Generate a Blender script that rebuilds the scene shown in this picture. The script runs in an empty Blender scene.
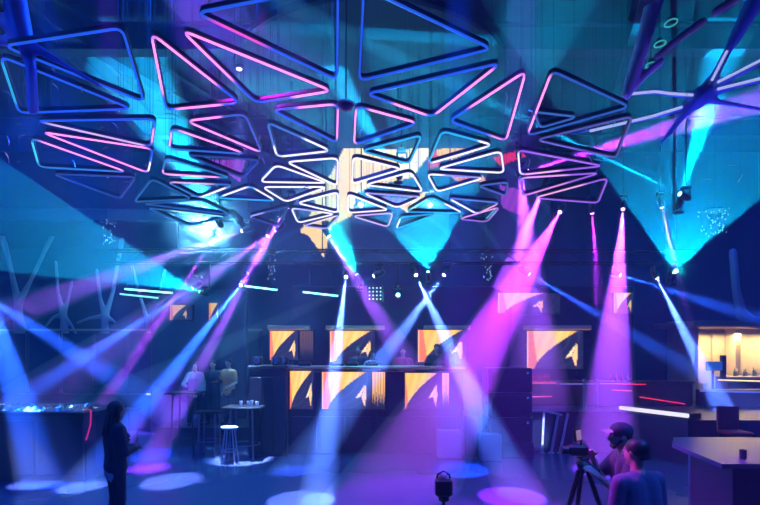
import bpy, math, random
from mathutils import Vector, Matrix, Quaternion
random.seed(7)
PI = math.pi
F = 500.0; H = 2.33; HY = 348.0
sc = bpy.context.scene
COL = sc.collection
# ---------------------------------------------------------------- camera
cam = bpy.data.cameras.new('camera'); camo = bpy.data.objects.new('camera', cam); COL.objects.link(camo)
camo.location = (0, 0, H); camo.rotation_euler = (PI/2, 0, 0)
cam.sensor_width = 36; cam.lens = F/760*36; cam.shift_y = (HY-252.5)/760; cam.clip_end = 100
sc.camera = camo
# ---------------------------------------------------------------- world, exposure, sampling
w = bpy.data.worlds.new('world'); sc.world = w; w.use_nodes = True
w.node_tree.nodes['Background'].inputs[0].default_value = (0.0, 0.02, 0.12, 1)
w.node_tree.nodes['Background'].inputs[1].default_value = 0.15
sc.view_settings.view_transform = 'Standard'; sc.view_settings.look = 'None'
sc.view_settings.exposure = 0.0; sc.view_settings.gamma = 1.0; sc.view_settings.use_curve_mapping = False
cy = sc.cycles
cy.use_denoising = True; cy.use_adaptive_sampling = False
cy.max_bounces = 4; cy.diffuse_bounces = 2; cy.glossy_bounces = 2; cy.volume_bounces = 0
cy.transparent_max_bounces = 16; cy.caustics_reflective = False; cy.caustics_refractive = False
cy.sample_clamp_indirect = 4.0

def P(x, y, D):
    return Vector(((x-380)/F*D, D, H+(HY-y)/F*D))
def G(x, y, z=0.0):                       # the point of height z seen at a pixel below the horizon
    D = (H-z)*F/(y-HY)
    return Vector(((x-380)/F*D, D, z))

def lamp(name, kind, loc, color, power, parent=None, size=None, blend=0.3, radius=0.05, direction=None):
    l = bpy.data.lights.new(name, kind); l.color = color; l.energy = power
    l.shadow_soft_size = radius
    if kind == 'SPOT': l.spot_size = size; l.spot_blend = blend
    o = bpy.data.objects.new(name, l); COL.objects.link(o)
    o.location = Vector(loc)-(ROOT.get(parent.name, Vector()) if parent else Vector())
    if parent: o.parent = parent
    if direction is not None: o.rotation_euler = Vector(direction).to_track_quat('-Z', 'Y').to_euler()
    return o
ROOT = {}
ORD = 'first second third fourth fifth sixth seventh eighth ninth tenth eleventh twelfth thirteenth fourteenth'.split()
ZT = P(0, 268, 12).z
# blue ambient fill: wide bare spots added under the ceiling, no fixtures
for i, (x, y, z, e) in enumerate([(-8, 4, 8.3, 600), (0, 3, 8.3, 420), (8, 4, 8.3, 420), (-8, 12, 8.3, 800), (1, 13.5, 8.3, 500), (8, 12, 8.3, 450), (-3, 8, 8.4, 450)]):
    lamp('blue_fill', 'SPOT', (x, y, z), (0.0, 0.08, 1.0), e*2.0, size=2.7, blend=0.6, radius=0.4, direction=(0, 0, -1))

# ---------------------------------------------------------------- materials
def mat(name, color=(.02, .02, .025), rough=.5, metal=0.0, emit=None, strength=1.0, spec=0.5, noise=0.0, nscale=6.0, bump=0.0):
    m = bpy.data.materials.new(name); m.use_nodes = True; nt = m.node_tree
    b = nt.nodes['Principled BSDF']
    b.inputs['Base Color'].default_value = (*color, 1); b.inputs['Roughness'].default_value = rough
    b.inputs['Metallic'].default_value = metal; b.inputs['Specular IOR Level'].default_value = spec
    if emit: b.inputs['Emission Color'].default_value = (*emit, 1); b.inputs['Emission Strength'].default_value = strength
    if noise or bump:
        tc = nt.nodes.new('ShaderNodeTexCoord'); n = nt.nodes.new('ShaderNodeTexNoise'); n.inputs['Scale'].default_value = nscale
        n.inputs['Detail'].default_value = 4; nt.links.new(tc.outputs['Object'], n.inputs['Vector'])
        if noise:
            r = nt.nodes.new('ShaderNodeMapRange'); r.inputs[3].default_value = 1-noise; r.inputs[4].default_value = 1+noise
            nt.links.new(n.outputs[0], r.inputs[0])
            v = nt.nodes.new('ShaderNodeVectorMath'); v.operation = 'SCALE'; v.inputs[0].default_value = color
            nt.links.new(r.outputs[0], v.inputs['Scale']); nt.links.new(v.outputs[0], b.inputs['Base Color'])
        if bump:
            bp = nt.nodes.new('ShaderNodeBump'); bp.inputs['Strength'].default_value = bump; bp.inputs['Distance'].default_value = .02
            nt.links.new(n.outputs[0], bp.inputs['Height']); nt.links.new(bp.outputs[0], b.inputs['Normal'])
    return m
def mat_vcol(name, strength=1.0):         # things that give off light of their own: LED strips and screens
    m = bpy.data.materials.new(name); m.use_nodes = True; nt = m.node_tree; b = nt.nodes['Principled BSDF']
    a = nt.nodes.new('ShaderNodeAttribute'); a.attribute_name = 'Col'
    b.inputs['Base Color'].default_value = (.01, .01, .012, 1); b.inputs['Roughness'].default_value = .35
    nt.links.new(a.outputs['Color'], b.inputs['Emission Color']); b.inputs['Emission Strength'].default_value = strength
    return m
def haze(name, density, g=0.0, color=(1, 1, 1)):
    m = bpy.data.materials.new(name); m.use_nodes = True; nt = m.node_tree; nt.nodes.clear()
    o = nt.nodes.new('ShaderNodeOutputMaterial'); s = nt.nodes.new('ShaderNodeVolumeScatter')
    s.inputs['Color'].default_value = (*color, 1); s.inputs['Density'].default_value = density; s.inputs['Anisotropy'].default_value = g
    nt.links.new(s.outputs[0], o.inputs['Volume'])
    m.cycles.homogeneous_volume = True
    return m
M = dict(
    black=mat('black_metal', (.012, .012, .014), .4, .3), truss=mat('dark_aluminium', (.05, .05, .06), .35, .8),
    floor=mat('polished_floor', (.06, .08, .20), .25, 0, spec=.6, noise=.12, nscale=1.5),
    wall=mat('dark_wall', (.022, .03, .07), .75, noise=.3, nscale=.7), ceil=mat('dark_ceiling', (.012, .014, .02), .9, noise=.4, nscale=.6),
    beam=mat('ceiling_steel', (.015, .02, .035), .7), pale=mat('pale_steel', (.24, .24, .34), .5, noise=.15, nscale=3),
    strip=mat_vcol('led_strip', 1.0), screen=mat_vcol('led_screen', 1.0),
    glassy=mat('smoked_glass', (.02, .03, .05), .12, 0, spec=.8), rail=mat('brushed_rail', (.45, .34, .22), .35, .6),
    booth=mat('booth_panel', (.012, .015, .035), .35, noise=.2, nscale=2), white=mat('white_post', (.7, .7, .75), .4),
    warmwall=mat('plaster_wall', (.5, .42, .28), .7, noise=.3, nscale=1.5, bump=.1), wood=mat('red_wood', (.12, .03, .02), .35, noise=.4, nscale=5),
    skin=mat('skin', (.5, .3, .22), .55), hair=mat('dark_hair', (.012, .01, .01), .5, noise=.3, nscale=40), cloth=mat('navy_cloth', (.03, .035, .06), .85, noise=.2, nscale=30),
    tee=mat('grey_blue_tee', (.07, .09, .14), .9, noise=.15, nscale=25, bump=.1), denim=mat('dark_denim', (.02, .025, .05), .85, noise=.2, nscale=40),
    shirt=mat('pale_shirt', (.6, .6, .65), .8), shoe=mat('shoe_leather', (.02, .02, .02), .5),
    chrome=mat('chrome', (.7, .7, .75), .18, 1.0), foil=mat('silver_foil', (.75, .75, .8), .22, 1.0), red=mat('red_cloth', (.5, .03, .05), .7),
    orange=mat('orange_lit_shirt', (.6, .2, .06), .8),  # orange light on the guest is put into the shirt colour
    lensw=mat('lens_white', (.1, .1, .1), .2, emit=(.75, .85, 1), strength=7), lensp=mat('lens_violet', (.1, .1, .1), .2, emit=(1, .5, 1), strength=7),
    lensc=mat('lens_cyan', (.1, .1, .1), .2, emit=(.35, 1, .9), strength=7),
)
# ---------------------------------------------------------------- mesh builder
class MB:
    def __init__(s): s.v = []; s.f = []; s.c = []
    def add(s, vs, fs, col=None):
        n = len(s.v); s.v += [Vector(v) for v in vs]; s.f += [tuple(i+n for i in f) for f in fs]
        if col is not None: s.c += [col]*len(vs) if not isinstance(col, list) else col
        return s
    def box(s, c, size, rz=0, q=None, bev=0.0, col=None):
        x, y, z = [a/2 for a in size]; R = q.to_matrix() if q else Matrix.Rotation(rz, 3, 'Z'); c = Vector(c)
        b = min(bev, x*.6, y*.6, z*.6)
        if b <= 0:
            vs = [c+R@Vector((i*x, j*y, k*z)) for k in (-1, 1) for j in (-1, 1) for i in (-1, 1)]
            fs = [(0, 2, 3, 1), (4, 5, 7, 6), (0, 1, 5, 4), (2, 6, 7, 3), (0, 4, 6, 2), (1, 3, 7, 5)]
        else:
            vs = []
            for (zz, o) in ((-z, b), (-z+b, 0), (z-b, 0), (z, b)):
                X, Y = x-o, y-o
                ring = [(X-b, -Y), (X, -Y+b), (X, Y-b), (X-b, Y), (-X+b, Y), (-X, Y-b), (-X, -Y+b), (-X+b, -Y)]
                vs += [c+R@Vector((p[0], p[1], zz)) for p in ring]
            fs = [tuple(range(7, -1, -1)), tuple(range(24, 32))]
            for r in range(3):
                for i in range(8): fs.append((r*8+i, r*8+(i+1) % 8, r*8+8+(i+1) % 8, r*8+8+i))
        return s.add(vs, fs, col)
    def tube(s, pts, r, n=8, closed=False, cap=True, col=None, flat=1.0, up=None):
        pts = [Vector(p) for p in pts]; m = len(pts); rs = r if isinstance(r, (list, tuple)) else [r]*m
        vs = []; cs = []
        prev = None
        for i, p in enumerate(pts):
            a = pts[(i-1) % m] if (closed or i > 0) else p; b = pts[(i+1) % m] if (closed or i < m-1) else p
            t = (b-a).normalized()
            if up is not None: u = Vector(up)
            else: u = prev if prev is not None else (Vector((0, 0, 1)) if abs(t.z) < .9 else Vector((1, 0, 0)))
            u = (u-t*u.dot(t)).normalized(); prev = u; w_ = t.cross(u)
            for k in range(n):
                an = 2*PI*(k+.5)/n
                vs.append(p+w_*math.cos(an)*rs[i]+u*math.sin(an)*rs[i]*flat)
                if isinstance(col, list): cs.append(col[i])
        fs = []
        for i in range(m if closed else m-1):
            for k in range(n):
                j = (i+1) % m; fs.append((i*n+k, i*n+(k+1) % n, j*n+(k+1) % n, j*n+k))
        if cap and not closed: fs += [tuple(range(n-1, -1, -1)), tuple(range((m-1)*n, m*n))]
        return s.add(vs, fs, cs if isinstance(col, list) else col)
    def lathe(s, c, axis, prof, n=16, col=None):      # prof: (distance along axis, radius)
        q = Vector(axis).to_track_quat('Z', 'Y'); c = Vector(c); vs = []
        for (h, r) in prof:
            for k in range(n): vs.append(c+q@Vector((r*math.cos(2*PI*k/n), r*math.sin(2*PI*k/n), h)))
        fs = [(i*n+k, i*n+(k+1) % n, (i+1)*n+(k+1) % n, (i+1)*n+k) for i in range(len(prof)-1) for k in range(n)]
        fs += [tuple(range(n-1, -1, -1)), tuple(range((len(prof)-1)*n, len(prof)*n))]
        return s.add(vs, fs, col)
    def ball(s, c, r, n=12, q=None):
        rx, ry, rz = r if isinstance(r, (tuple, list)) else (r, r, r); R = q.to_matrix() if q else Matrix.Identity(3); c = Vector(c)
        vs = [c+R@Vector((0, 0, -rz))]; h = n//2
        for i in range(1, h):
            a = PI*i/h-PI/2
            for k in range(n): vs.append(c+R@Vector((rx*math.cos(a)*math.cos(2*PI*k/n), ry*math.cos(a)*math.sin(2*PI*k/n), rz*math.sin(a))))
        vs.append(c+R@Vector((0, 0, rz))); fs = []
        for k in range(n): fs.append((0, 1+(k+1) % n, 1+k)); fs.append((len(vs)-1, len(vs)-1-n+k, len(vs)-1-n+(k+1) % n))
        for i in range(h-2):
            for k in range(n): a = 1+i*n+k; b = 1+i*n+(k+1) % n; fs.append((a, b, b+n, a+n))
        return s.add(vs, fs)
    def capsule(s, a, b, ra, rb, n=12):
        a = Vector(a); b = Vector(b); d = b-a
        if d.length < 1e-5: return s.ball(a, ra, n)
        pr = [(-ra*math.cos(t), max(ra*math.sin(t), .0005)) for t in (0, .5, 1.0)]+[(0, ra), (d.length, rb)]+[(d.length+rb*math.cos(t), max(rb*math.sin(t), .0005)) for t in (1.0, .5, 0)]
        return s.lathe(a, d, pr, n)
    def build(s, name, m, parent=None, smooth=False, label=None, cat=None, group=None, kind=None):
        me = bpy.data.meshes.new(name); off = ROOT.get(parent.name, Vector()) if parent else Vector()
        me.from_pydata([v-off for v in s.v], [], s.f); me.update()
        if s.c and len(s.c) == len(s.v):
            at = me.color_attributes.new('Col', 'FLOAT_COLOR', 'POINT')
            at.data.foreach_set('color', [x for c in s.c for x in (*c[:3], 1.0)])
        if smooth: me.polygons.foreach_set('use_smooth', [True]*len(me.polygons))
        me.materials.append(M[m] if isinstance(m, str) else m)
        o = bpy.data.objects.new(name, me); COL.objects.link(o)
        if parent: o.parent = parent; ROOT[o.name] = off
        tag(o, label, cat, group, kind)
        return o
def tag(o, label=None, cat=None, group=None, kind=None):
    for k, v in (('label', label), ('category', cat), ('group', group), ('kind', kind)):
        if v: o[k] = v
def thing(name, loc, label, cat, group=None):
    o = bpy.data.objects.new(name, None); COL.objects.link(o); o.location = loc; o.empty_display_size = .1
    ROOT[o.name] = Vector(loc); tag(o, label, cat, group); return o
def remesh(ob, voxel, smooth=6, fac=.5):
    m = ob.modifiers.new('r', 'REMESH'); m.mode = 'VOXEL'; m.voxel_size = voxel; m.use_smooth_shade = True
    s = ob.modifiers.new('s', 'SMOOTH'); s.iterations = smooth; s.factor = fac
    dg = bpy.context.evaluated_depsgraph_get(); me = bpy.data.meshes.new_from_object(ob.evaluated_get(dg))
    ob.modifiers.clear(); me.name = ob.data.name; ob.data = me
    me.polygons.foreach_set('use_smooth', [True]*len(me.polygons))
    return ob

# ================================================================ THE SETTING
def struct(mb, name, m): return mb.build(name, m, kind='structure')
X0, X1, Y0, Y1, ZC = -13.5, 13.5, -3.0, 17.0, 9.0
struct(MB().box((0, (Y0+Y1)/2, -.1), (X1-X0+.4, Y1-Y0+.4, .2)), 'floor', 'floor')
struct(MB().box((0, (Y0+Y1)/2, ZC+.1), (X1-X0+.4, Y1-Y0+.4, .2)), 'ceiling', 'ceil')
struct(MB().box((0, Y1+.1, ZC/2), (X1-X0+.4, .2, ZC)), 'wall_back', 'wall')
struct(MB().box((0, Y0-.1, ZC/2), (X1-X0+.4, .2, ZC)), 'wall_front', 'wall')
struct(MB().box((X0-.1, (Y0+Y1)/2, ZC/2), (.2, Y1-Y0, ZC)), 'wall_left', 'wall')
struct(MB().box((X1+.1, (Y0+Y1)/2, ZC/2), (.2, Y1-Y0, ZC)), 'wall_right', 'wall')

# ================================================================ BEAM LIGHTS
HZ = haze('beam_haze', .2, 0.25); HZF = haze('fan_haze', .22, 0.0); HZG = haze('glow_haze', .25, 0.0)
def falloff(l, power, d0, slit=None):     # collimated optics: falls off slower than a bare bulb
    l.use_nodes = True; nt = l.node_tree; e = nt.nodes['Emission']
    f = nt.nodes.new('ShaderNodeLightFalloff'); f.inputs['Strength'].default_value = 1.0
    a = nt.nodes.new('ShaderNodeMath'); a.operation = 'MULTIPLY_ADD'; a.inputs[1].default_value = 1.0/d0
    nt.links.new(f.outputs['Linear'], a.inputs[0]); nt.links.new(f.outputs['Quadratic'], a.inputs[2])
    out = a.outputs[0]
    if slit:                              # slit gobo of a laser fan
        tc = nt.nodes.new('ShaderNodeTexCoord'); sx = nt.nodes.new('ShaderNodeSeparateXYZ'); nt.links.new(tc.outputs['Normal'], sx.inputs[0])
        for (o_, t) in (('X', slit[0]), ('Y', slit[1])):
            dv = nt.nodes.new('ShaderNodeMath'); dv.operation = 'DIVIDE'; nt.links.new(sx.outputs[o_], dv.inputs[0]); nt.links.new(sx.outputs['Z'], dv.inputs[1])
            ab = nt.nodes.new('ShaderNodeMath'); ab.operation = 'ABSOLUTE'; nt.links.new(dv.outputs[0], ab.inputs[0])
            lt = nt.nodes.new('ShaderNodeMath'); lt.operation = 'LESS_THAN'; lt.inputs[1].default_value = t; nt.links.new(ab.outputs[0], lt.inputs[0])
            mu = nt.nodes.new('ShaderNodeMath'); mu.operation = 'MULTIPLY'; nt.links.new(out, mu.inputs[0]); nt.links.new(lt.outputs[0], mu.inputs[1]); out = mu.outputs[0]
    nt.links.new(out, e.inputs['Strength'])
    l.energy = power

def fixture(name, a, d, label, lens, group, s=1.0, drop=None, hang=True, cat='stage light'):
    """moving head light: base, yoke, head, lens, at the lens point a aimed along d"""
    c = a-d*.26*s; sg = 1 if hang else -1
    base = c+Vector((0, 0, sg*.30*s))
    t = thing(name, base, label, cat, group)
    MB().box(base, (.30*s, .24*s, .12*s), bev=.02).build('base', 'black', t)
    side = d.cross(Vector((0, 0, 1))); side = side.normalized() if side.length > .05 else Vector((1, 0, 0))
    y = MB()
    for k in (-1, 1): y.tube([base+side*k*.06*s, base+side*k*.15*s-Vector((0, 0, sg*.07*s)), c+side*k*.16*s], .025*s, 6)
    y.build('yoke', 'black', t)
    h = MB().lathe(a, -d, [(.0, .075*s), (.0, .095*s), (.05*s, .11*s), (.22*s, .12*s), (.34*s, .12*s), (.42*s, .09*s), (.46*s, .03*s)], 14)
    hd_ = h.build('head', 'black', t, True)
    MB().lathe(a+d*.004, d, [(0, .07*s), (.012, .06*s), (.02, .03*s)], 14).build('lens', lens, hd_)
    if drop == 'truss':
        MB().tube([base, Vector((base.x, 12.0 if a.y < 12.4 else 12.3, base.z)), Vector((base.x, 12.0 if a.y < 12.4 else 12.3, ZT+.16))], .02, 6).build('bracket', 'black', t)
    elif drop:
        MB().tube([base, base+Vector((0, 0 if hang else .16, .01)), Vector((base.x, base.y+(0 if hang else .16), drop))], .015, 6).build('drop_pole', 'black', t)
    return t
COLS = {'v': ((.30, .42, 1.0), 'lensw'), 'w': ((.07, .17, 1.0), 'lensw'), 'b': ((.015, .09, 1.0), 'lensw'), 'p': ((.30, .05, 1.0), 'lensp'), 'k': ((.36, .015, .9), 'lensp'), 'c': ((.0, .40, .85), 'lensc'), 't': ((.0, .65, .7), 'lensc')}
def beam(a, b, width_end, kind, power, label, group, d0=9.0, r0=.05, drop=None, blend=.35, s=.62, over=1.25, hang=True):
    d = (b-a); L = d.length; d.normalize(); col, lens = COLS[kind]
    t = fixture('moving_head_light', a, d, label, lens, group, s, drop, hang)
    r1 = width_end/2; ang = math.atan(r1/L)
    o = a+d*.04
    l = lamp('beam_light', 'SPOT', o, col, 1, t, 2*ang, blend, .0, d); falloff(l.data, power, d0)
    L2 = L*over
    MB().lathe(o+d*.01, d, [(0, r0*s), (L2, r0*s+L2*math.tan(ang)*1.02)], 20).build('light_beam', HZ, t)
    return t
def fan(a, p1, p2, L, thick, power, kind, label, group, d0=30.0, s=.5, drop='truss', hang=True):
    """laser fan between the directions to p1 and p2: a slit gobo and the sheet of lit haze"""
    e1 = (p1-a).normalized(); e2 = (p2-a).normalized(); d = (e1+e2).normalized(); col, lens = COLS[kind]
    nrm = e1.cross(e2).normalized(); x = (e2-e1).normalized(); half = e1.angle(e2)/2; tx = math.tan(half)
    t = fixture('fan_laser', a, d, label, lens, group, s, drop, hang, 'laser light')
    o = a+d*.04
    l = lamp('fan_light', 'SPOT', o, col, 1, t, min(2*half+.12, 3.0), 0.0, .0, d)
    R = Matrix((x, nrm, -d)).transposed()
    if R.determinant() < 0: R = Matrix((x, -nrm, -d)).transposed()
    l.rotation_euler = R.to_euler(); falloff(l.data, power, d0, (tx, thick))
    q = [(-1, -1), (1, -1), (1, 1), (-1, 1)]; r = .02
    vs = [o+x*i*r+nrm*j*r*.5 for i, j in q]+[o+d*L+x*i*L*tx+nrm*j*L*thick for i, j in q]
    MB().add(vs, [(3, 2, 1, 0), (4, 5, 6, 7)]+[(i, (i+1) % 4, 4+(i+1) % 4, 4+i) for i in range(4)]).build('light_sheet', HZF, t)
    return t
def bp(x, y, D, x2, y2, w_px, kind, power, label, group, D2=None, **k):
    a = P(x, y, D); b = G(x2, y2) if D2 is None else P(x2, y2, D2)
    if y2 < 120 or x2 < 0 or x2 > 760: k.setdefault('over', 1.03)
    if group == TG: k.setdefault('drop', 'truss')
    power *= max(1, 44/w_px)
    return beam(a, b, w_px/F*b.y, kind, power, label, group, **k)
TG = 'moving head lights along the back truss'; VG = 'violet moving head lights under the ceiling'; FG = 'cyan fan lasers'
BW = 3000
bp(346, 277, 12, 318, 500, 38, 'w', 14*BW, 'truss light throwing the bright white-blue beam down to the front floor', TG)
bp(374, 276, 12, 50, 428, 36, 'b', 8*BW, 'truss light with a faint blue beam slanting far down to the left', TG, D2=11.4, over=1.0)
bp(416, 275, 12, 520, 495, 46, 'w', 10*BW, 'left lamp of the crossing pair, beam slanting down to the right', TG)
bp(444, 275, 12, 300, 470, 46, 'w', 6*BW, 'right lamp of the crossing pair, beam slanting down to the left', TG)
bp(529, 274, 12, 750, 403, 26, 'b', 4*BW, 'truss light with a thin blue beam towards the lower right', TG, D2=11)
bp(620, 275, 12, 860, 350, 30, 'b', 2*BW, 'truss light with a dim blue beam behind the violet shaft', TG, D2=9)
bp(657, 278, 12, 745, 452, 30, 'w', 9*BW, 'rightmost truss light, beam hitting the dark counter', TG)
bp(241, 285, 12, 80, 487, 34, 'b', 12*BW, 'truss light left of centre, beam slanting to the left floor', TG)
bp(193, 288, 12.7, -60, 450, 30, 'b', 9*BW, 'leftmost truss light beside the fan laser, long low beam to the left', TG)
bp(-25, 250, 9, 45, 484, 46, 'b', 9*BW, 'light beyond the left edge pouring a wide blue beam onto the round bar', TG, drop=ZC)
bp(-60, 268, 10, 200, 432, 34, 'b', 7*BW, 'light beyond the left edge crossing the lounge with a blue beam', TG, drop=ZC)
bp(242, 231, 12, -60, 338, 40, 'p', 5*BW, 'violet light under the white glow, beam running level to the left', VG, D2=9.5, drop=ZC)
bp(275, 230, 12, 60, 385, 50, 'p', 5*BW, 'violet light with a broad soft beam behind the left fan', VG, D2=12, drop=ZC)
bp(268, 236, 11.5, 148, 469, 26, 'p', 5*BW, 'violet light whose beam makes the pink pool on the left floor', VG, drop=ZC)
bp(288, 207, 11, 262, 250, 10, 'p', 2*BW, 'small violet light hanging highest of the left cluster', VG, D2=11.5, drop=ZC)
bp(211, 244, 12, 105, 400, 14, 'k', 3*BW, 'small light with a thin pink beam towards the woman', VG, D2=10.5, drop=ZC)
bp(329, 236, 12, 465, 455, 46, 'p', 4*BW, 'violet light above the booth, beam slanting down to the right', VG, drop=ZC)
bp(560, 212, 12, 400, 490, 110, 'k', 14*BW, 'violet light with the widest magenta shaft sweeping across the booth', VG, drop=ZC, d0=25.0)
bp(543, 187, 12, 512, 270, 22, 'p', 5*BW, 'small violet light just above the widest magenta shaft', VG, D2=12.5, drop=ZC)
bp(519, 158, 12, 540, 400, 60, 'p', 7*BW, 'violet light in the canopy corner shining straight down', VG, D2=12, drop=ZC)
bp(623, 209, 12, 604, 470, 66, 'p', 11*BW, 'violet light with the bright near-vertical shaft at the right', VG, drop=ZC)
bp(592, 213, 12, 598, 285, 9, 'k', 3*BW, 'small light with a short thin pink beam between two shafts', VG, D2=12.5, drop=ZC)
bp(662, 207, 12, 705, 400, 18, 'k', 2.2*BW, 'small light with a thin violet beam down the right side', VG, D2=13, drop=ZC)
bp(528, 171, 11, 800, 88, 34, 'k', 14*BW, 'light at the canopy corner shooting magenta up to the right', VG, D2=10, drop=ZC)
fan(P(200, 292, 11.7), P(-90, 98, 10.9), P(-90, 262, 10.9), 8.5, .03, 620*34, 'c', 'laser throwing the big cyan fan over the left balcony', FG)
fan(P(428, 272, 11.7), P(600, 0, 9.3), P(330, 172, 10.4), 8.0, .03, 620*34, 'c', 'laser with the upright cyan fan above the booth', FG, hang=False)
fan(P(674, 273, 11.7), P(478, 0, 9.3), P(830, 140, 10.2), 8.5, .03, 620*34, 'c', 'laser with the wide cyan fan at the right', FG, hang=False)
bp(216, 217, 11.1, 60, -60, 150, 'c', 6*BW, 'cyan light fanning up to the upper left behind the canopy', FG, D2=11, drop=ZC, r0=.1)
bp(394, 168, 10.6, 270, -30, 60, 'c', 3.5*BW, 'cyan light in the canopy aimed steeply up to the left', FG, D2=10.5, hang=False, drop=ZC)
bp(680, 194, 10.2, 250, -14, 18, 'c', 10*BW, 'light throwing the long thin cyan ray across the canopy', FG, D2=7.9, drop=ZC, blend=.05, r0=.03)
bp(681, 196, 10.7, 727, 40, 40, 'c', 5*BW, 'light with a narrow cyan cone rising at the right', FG, D2=10, hang=False, drop=ZC, blend=.1)
bp(357, 275, 12, 322, 200, 52, 't', 2.2*BW, 'green-cyan light over the booth aimed up to the left', FG, D2=12, hang=False, drop='truss', blend=.1)
def downlight(x, y, z, tx, ty, px_w, kind, power, label):
    b = G(tx, ty); a = Vector((x, y, z)); d = (b-a).normalized(); L = (b-a).length
    t = fixture('moving_head_light', a, d, label, COLS[kind][1], 'downlights', .8, ZC)
    l = lamp('pool_light', 'SPOT', a+d*.04, COLS[kind][0], 1, t, 2*math.atan(px_w/2/F*b.y/L), .25, .03, d); falloff(l.data, power, 30)
PW = 24000
downlight(-4.5, 4.0, 8.5, 172, 481, 60, 'v', PW, 'ceiling light making the long white-blue pool right of the woman')
downlight(-6.5, 4.0, 8.5, 82, 487, 46, 'v', PW, 'ceiling light making the white-blue pool left of the woman')
downlight(-7.5, 4.0, 8.5, 36, 483, 46, 'v', PW, 'ceiling light making the leftmost pool before the round bar')
downlight(-2.5, 4.0, 8.5, 148, 468, 44, 'k', PW*2, 'ceiling light making the pink pool beside the woman')
downlight(-3.5, 4.0, 8.5, 150, 455, 50, 'b', PW*2, 'ceiling light making the faint blue pool behind the pink one')
downlight(2.2, 4.0, 8.5, 537, 449, 22, 'v', PW, 'added ceiling light brightening the white stair rail')  # extra lamp, added to brighten the rail posts
downlight(1.2, 4.0, 8.5, 512, 497, 70, 'k', PW*2, 'ceiling light making the pink pool right of the stand camera')
downlight(.6, 4.0, 8.5, 462, 470, 56, 'b', PW*2.5, 'ceiling light making the blue pool behind the stand camera')
downlight(-.8, 4.0, 8.5, 300, 501, 70, 'v', PW, 'ceiling light making the white pool at the bottom centre-left')
def flood(a, b, ang, color, power, label):  # lamps out of view, added to light chosen spots
    a = Vector(a); d = (Vector(b)-a).normalized(); t = fixture('added_flood', a, d, label, 'lensp' if color[0] > .2 else 'lensw', 'added flood lamps', .8, ZC if a.z > 4 else None, a.z > 4)
    lamp('flood', 'SPOT', a+d*.05, color, power, t, ang, .8, .06, d)
flood((-3.4, 7.4, 8.4), (1.9, 5.2, .5), .62, (.6, .01, .8), 14000, 'added unseen flood lamp throwing magenta light over the cameraman and the floor around him')
flood((6.0, 2.0, 8.4), (2.2, 4.0, 1.0), .5, (.03, .12, 1), 3500, 'added unseen flood lamp throwing blue light on the back of the man in the t-shirt')
flood((6.6, 7.4, .25), (4.8, 9.0, 8.0), 1.5, (.22, .12, 1), 1300, 'added unseen floor flood lamp lighting the struts at the upper right from below')
flood((-7.0, 7.2, .25), (-5.5, 8.0, 8.0), 1.3, (.10, .08, 1), 500, 'added unseen floor flood lamp lighting the left end of the canopy from below')

# glows: wash lamps, the bigger ones with haze added for their bloom
def puff_mat(c, r):                       # haze ball added to give the glow, thinning to nothing at its rim
    m = haze('glow_puff', .0); nt = m.node_tree; sc_ = nt.nodes['Volume Scatter']; m.cycles.homogeneous_volume = False
    g = nt.nodes.new('ShaderNodeNewGeometry'); d = nt.nodes.new('ShaderNodeVectorMath'); d.operation = 'DISTANCE'; d.inputs[1].default_value = c
    nt.links.new(g.outputs['Position'], d.inputs[0]); mr = nt.nodes.new('ShaderNodeMapRange'); mr.inputs[1].default_value = 0; mr.inputs[2].default_value = r; mr.inputs[3].default_value = 1; mr.inputs[4].default_value = 0
    nt.links.new(d.outputs['Value'], mr.inputs[0]); p = nt.nodes.new('ShaderNodeMath'); p.operation = 'POWER'; p.inputs[1].default_value = 2.0; nt.links.new(mr.outputs[0], p.inputs[0])
    q = nt.nodes.new('ShaderNodeMath'); q.operation = 'MULTIPLY'; q.inputs[1].default_value = .35; nt.links.new(p.outputs[0], q.inputs[0]); nt.links.new(q.outputs[0], sc_.inputs['Density'])
    return m
def glow(x, y, D, r, power, kind, label, drop=ZC, d=(0, -1, -.35), hang=True):
    a = P(x, y, D); d = Vector(d).normalized(); col, lens = COLS[kind]
    t = fixture('wash_light', a, d, label, lens, 'cyan wash lamps under the canopy', 1.2 if power > 700 else .7, drop, hang)
    lamp('wash_glow', 'POINT', a+d*.12, (.12, .65, 1.0) if kind == 'c' else col, power*1.5, t, radius=.05)
    if r > .45: MB().ball(a+d*.12, r, 20).build('glow_puff', puff_mat(a+d*.12, r), t)
glow(207, 222, 11.6, 1.1, 750, 'c', 'cyan wash lamp with the biggest white glow, left under the canopy')
glow(361, 205, 11.3, .6, 70, 'c', 'cyan wash lamp glowing inside the canopy above the booth')
glow(430, 205, 11.6, .6, 60, 'c', 'cyan wash lamp glowing at the head of the upright cyan fan')
glow(402, 160, 11.0, .5, 60, 'c', 'cyan wash lamp glowing beside the yellow wall graphic')
glow(676, 271, 12.3, .5, 8, 't', 'green-tinted wash lamp at the foot of the right cyan fan', 'truss', (0, -1, .2))
glow(398, 295, 12.3, .35, 12, 't', 'small green wash lamp right of the dotted lamp panel', 'truss', (0, -1, 0))

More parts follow.
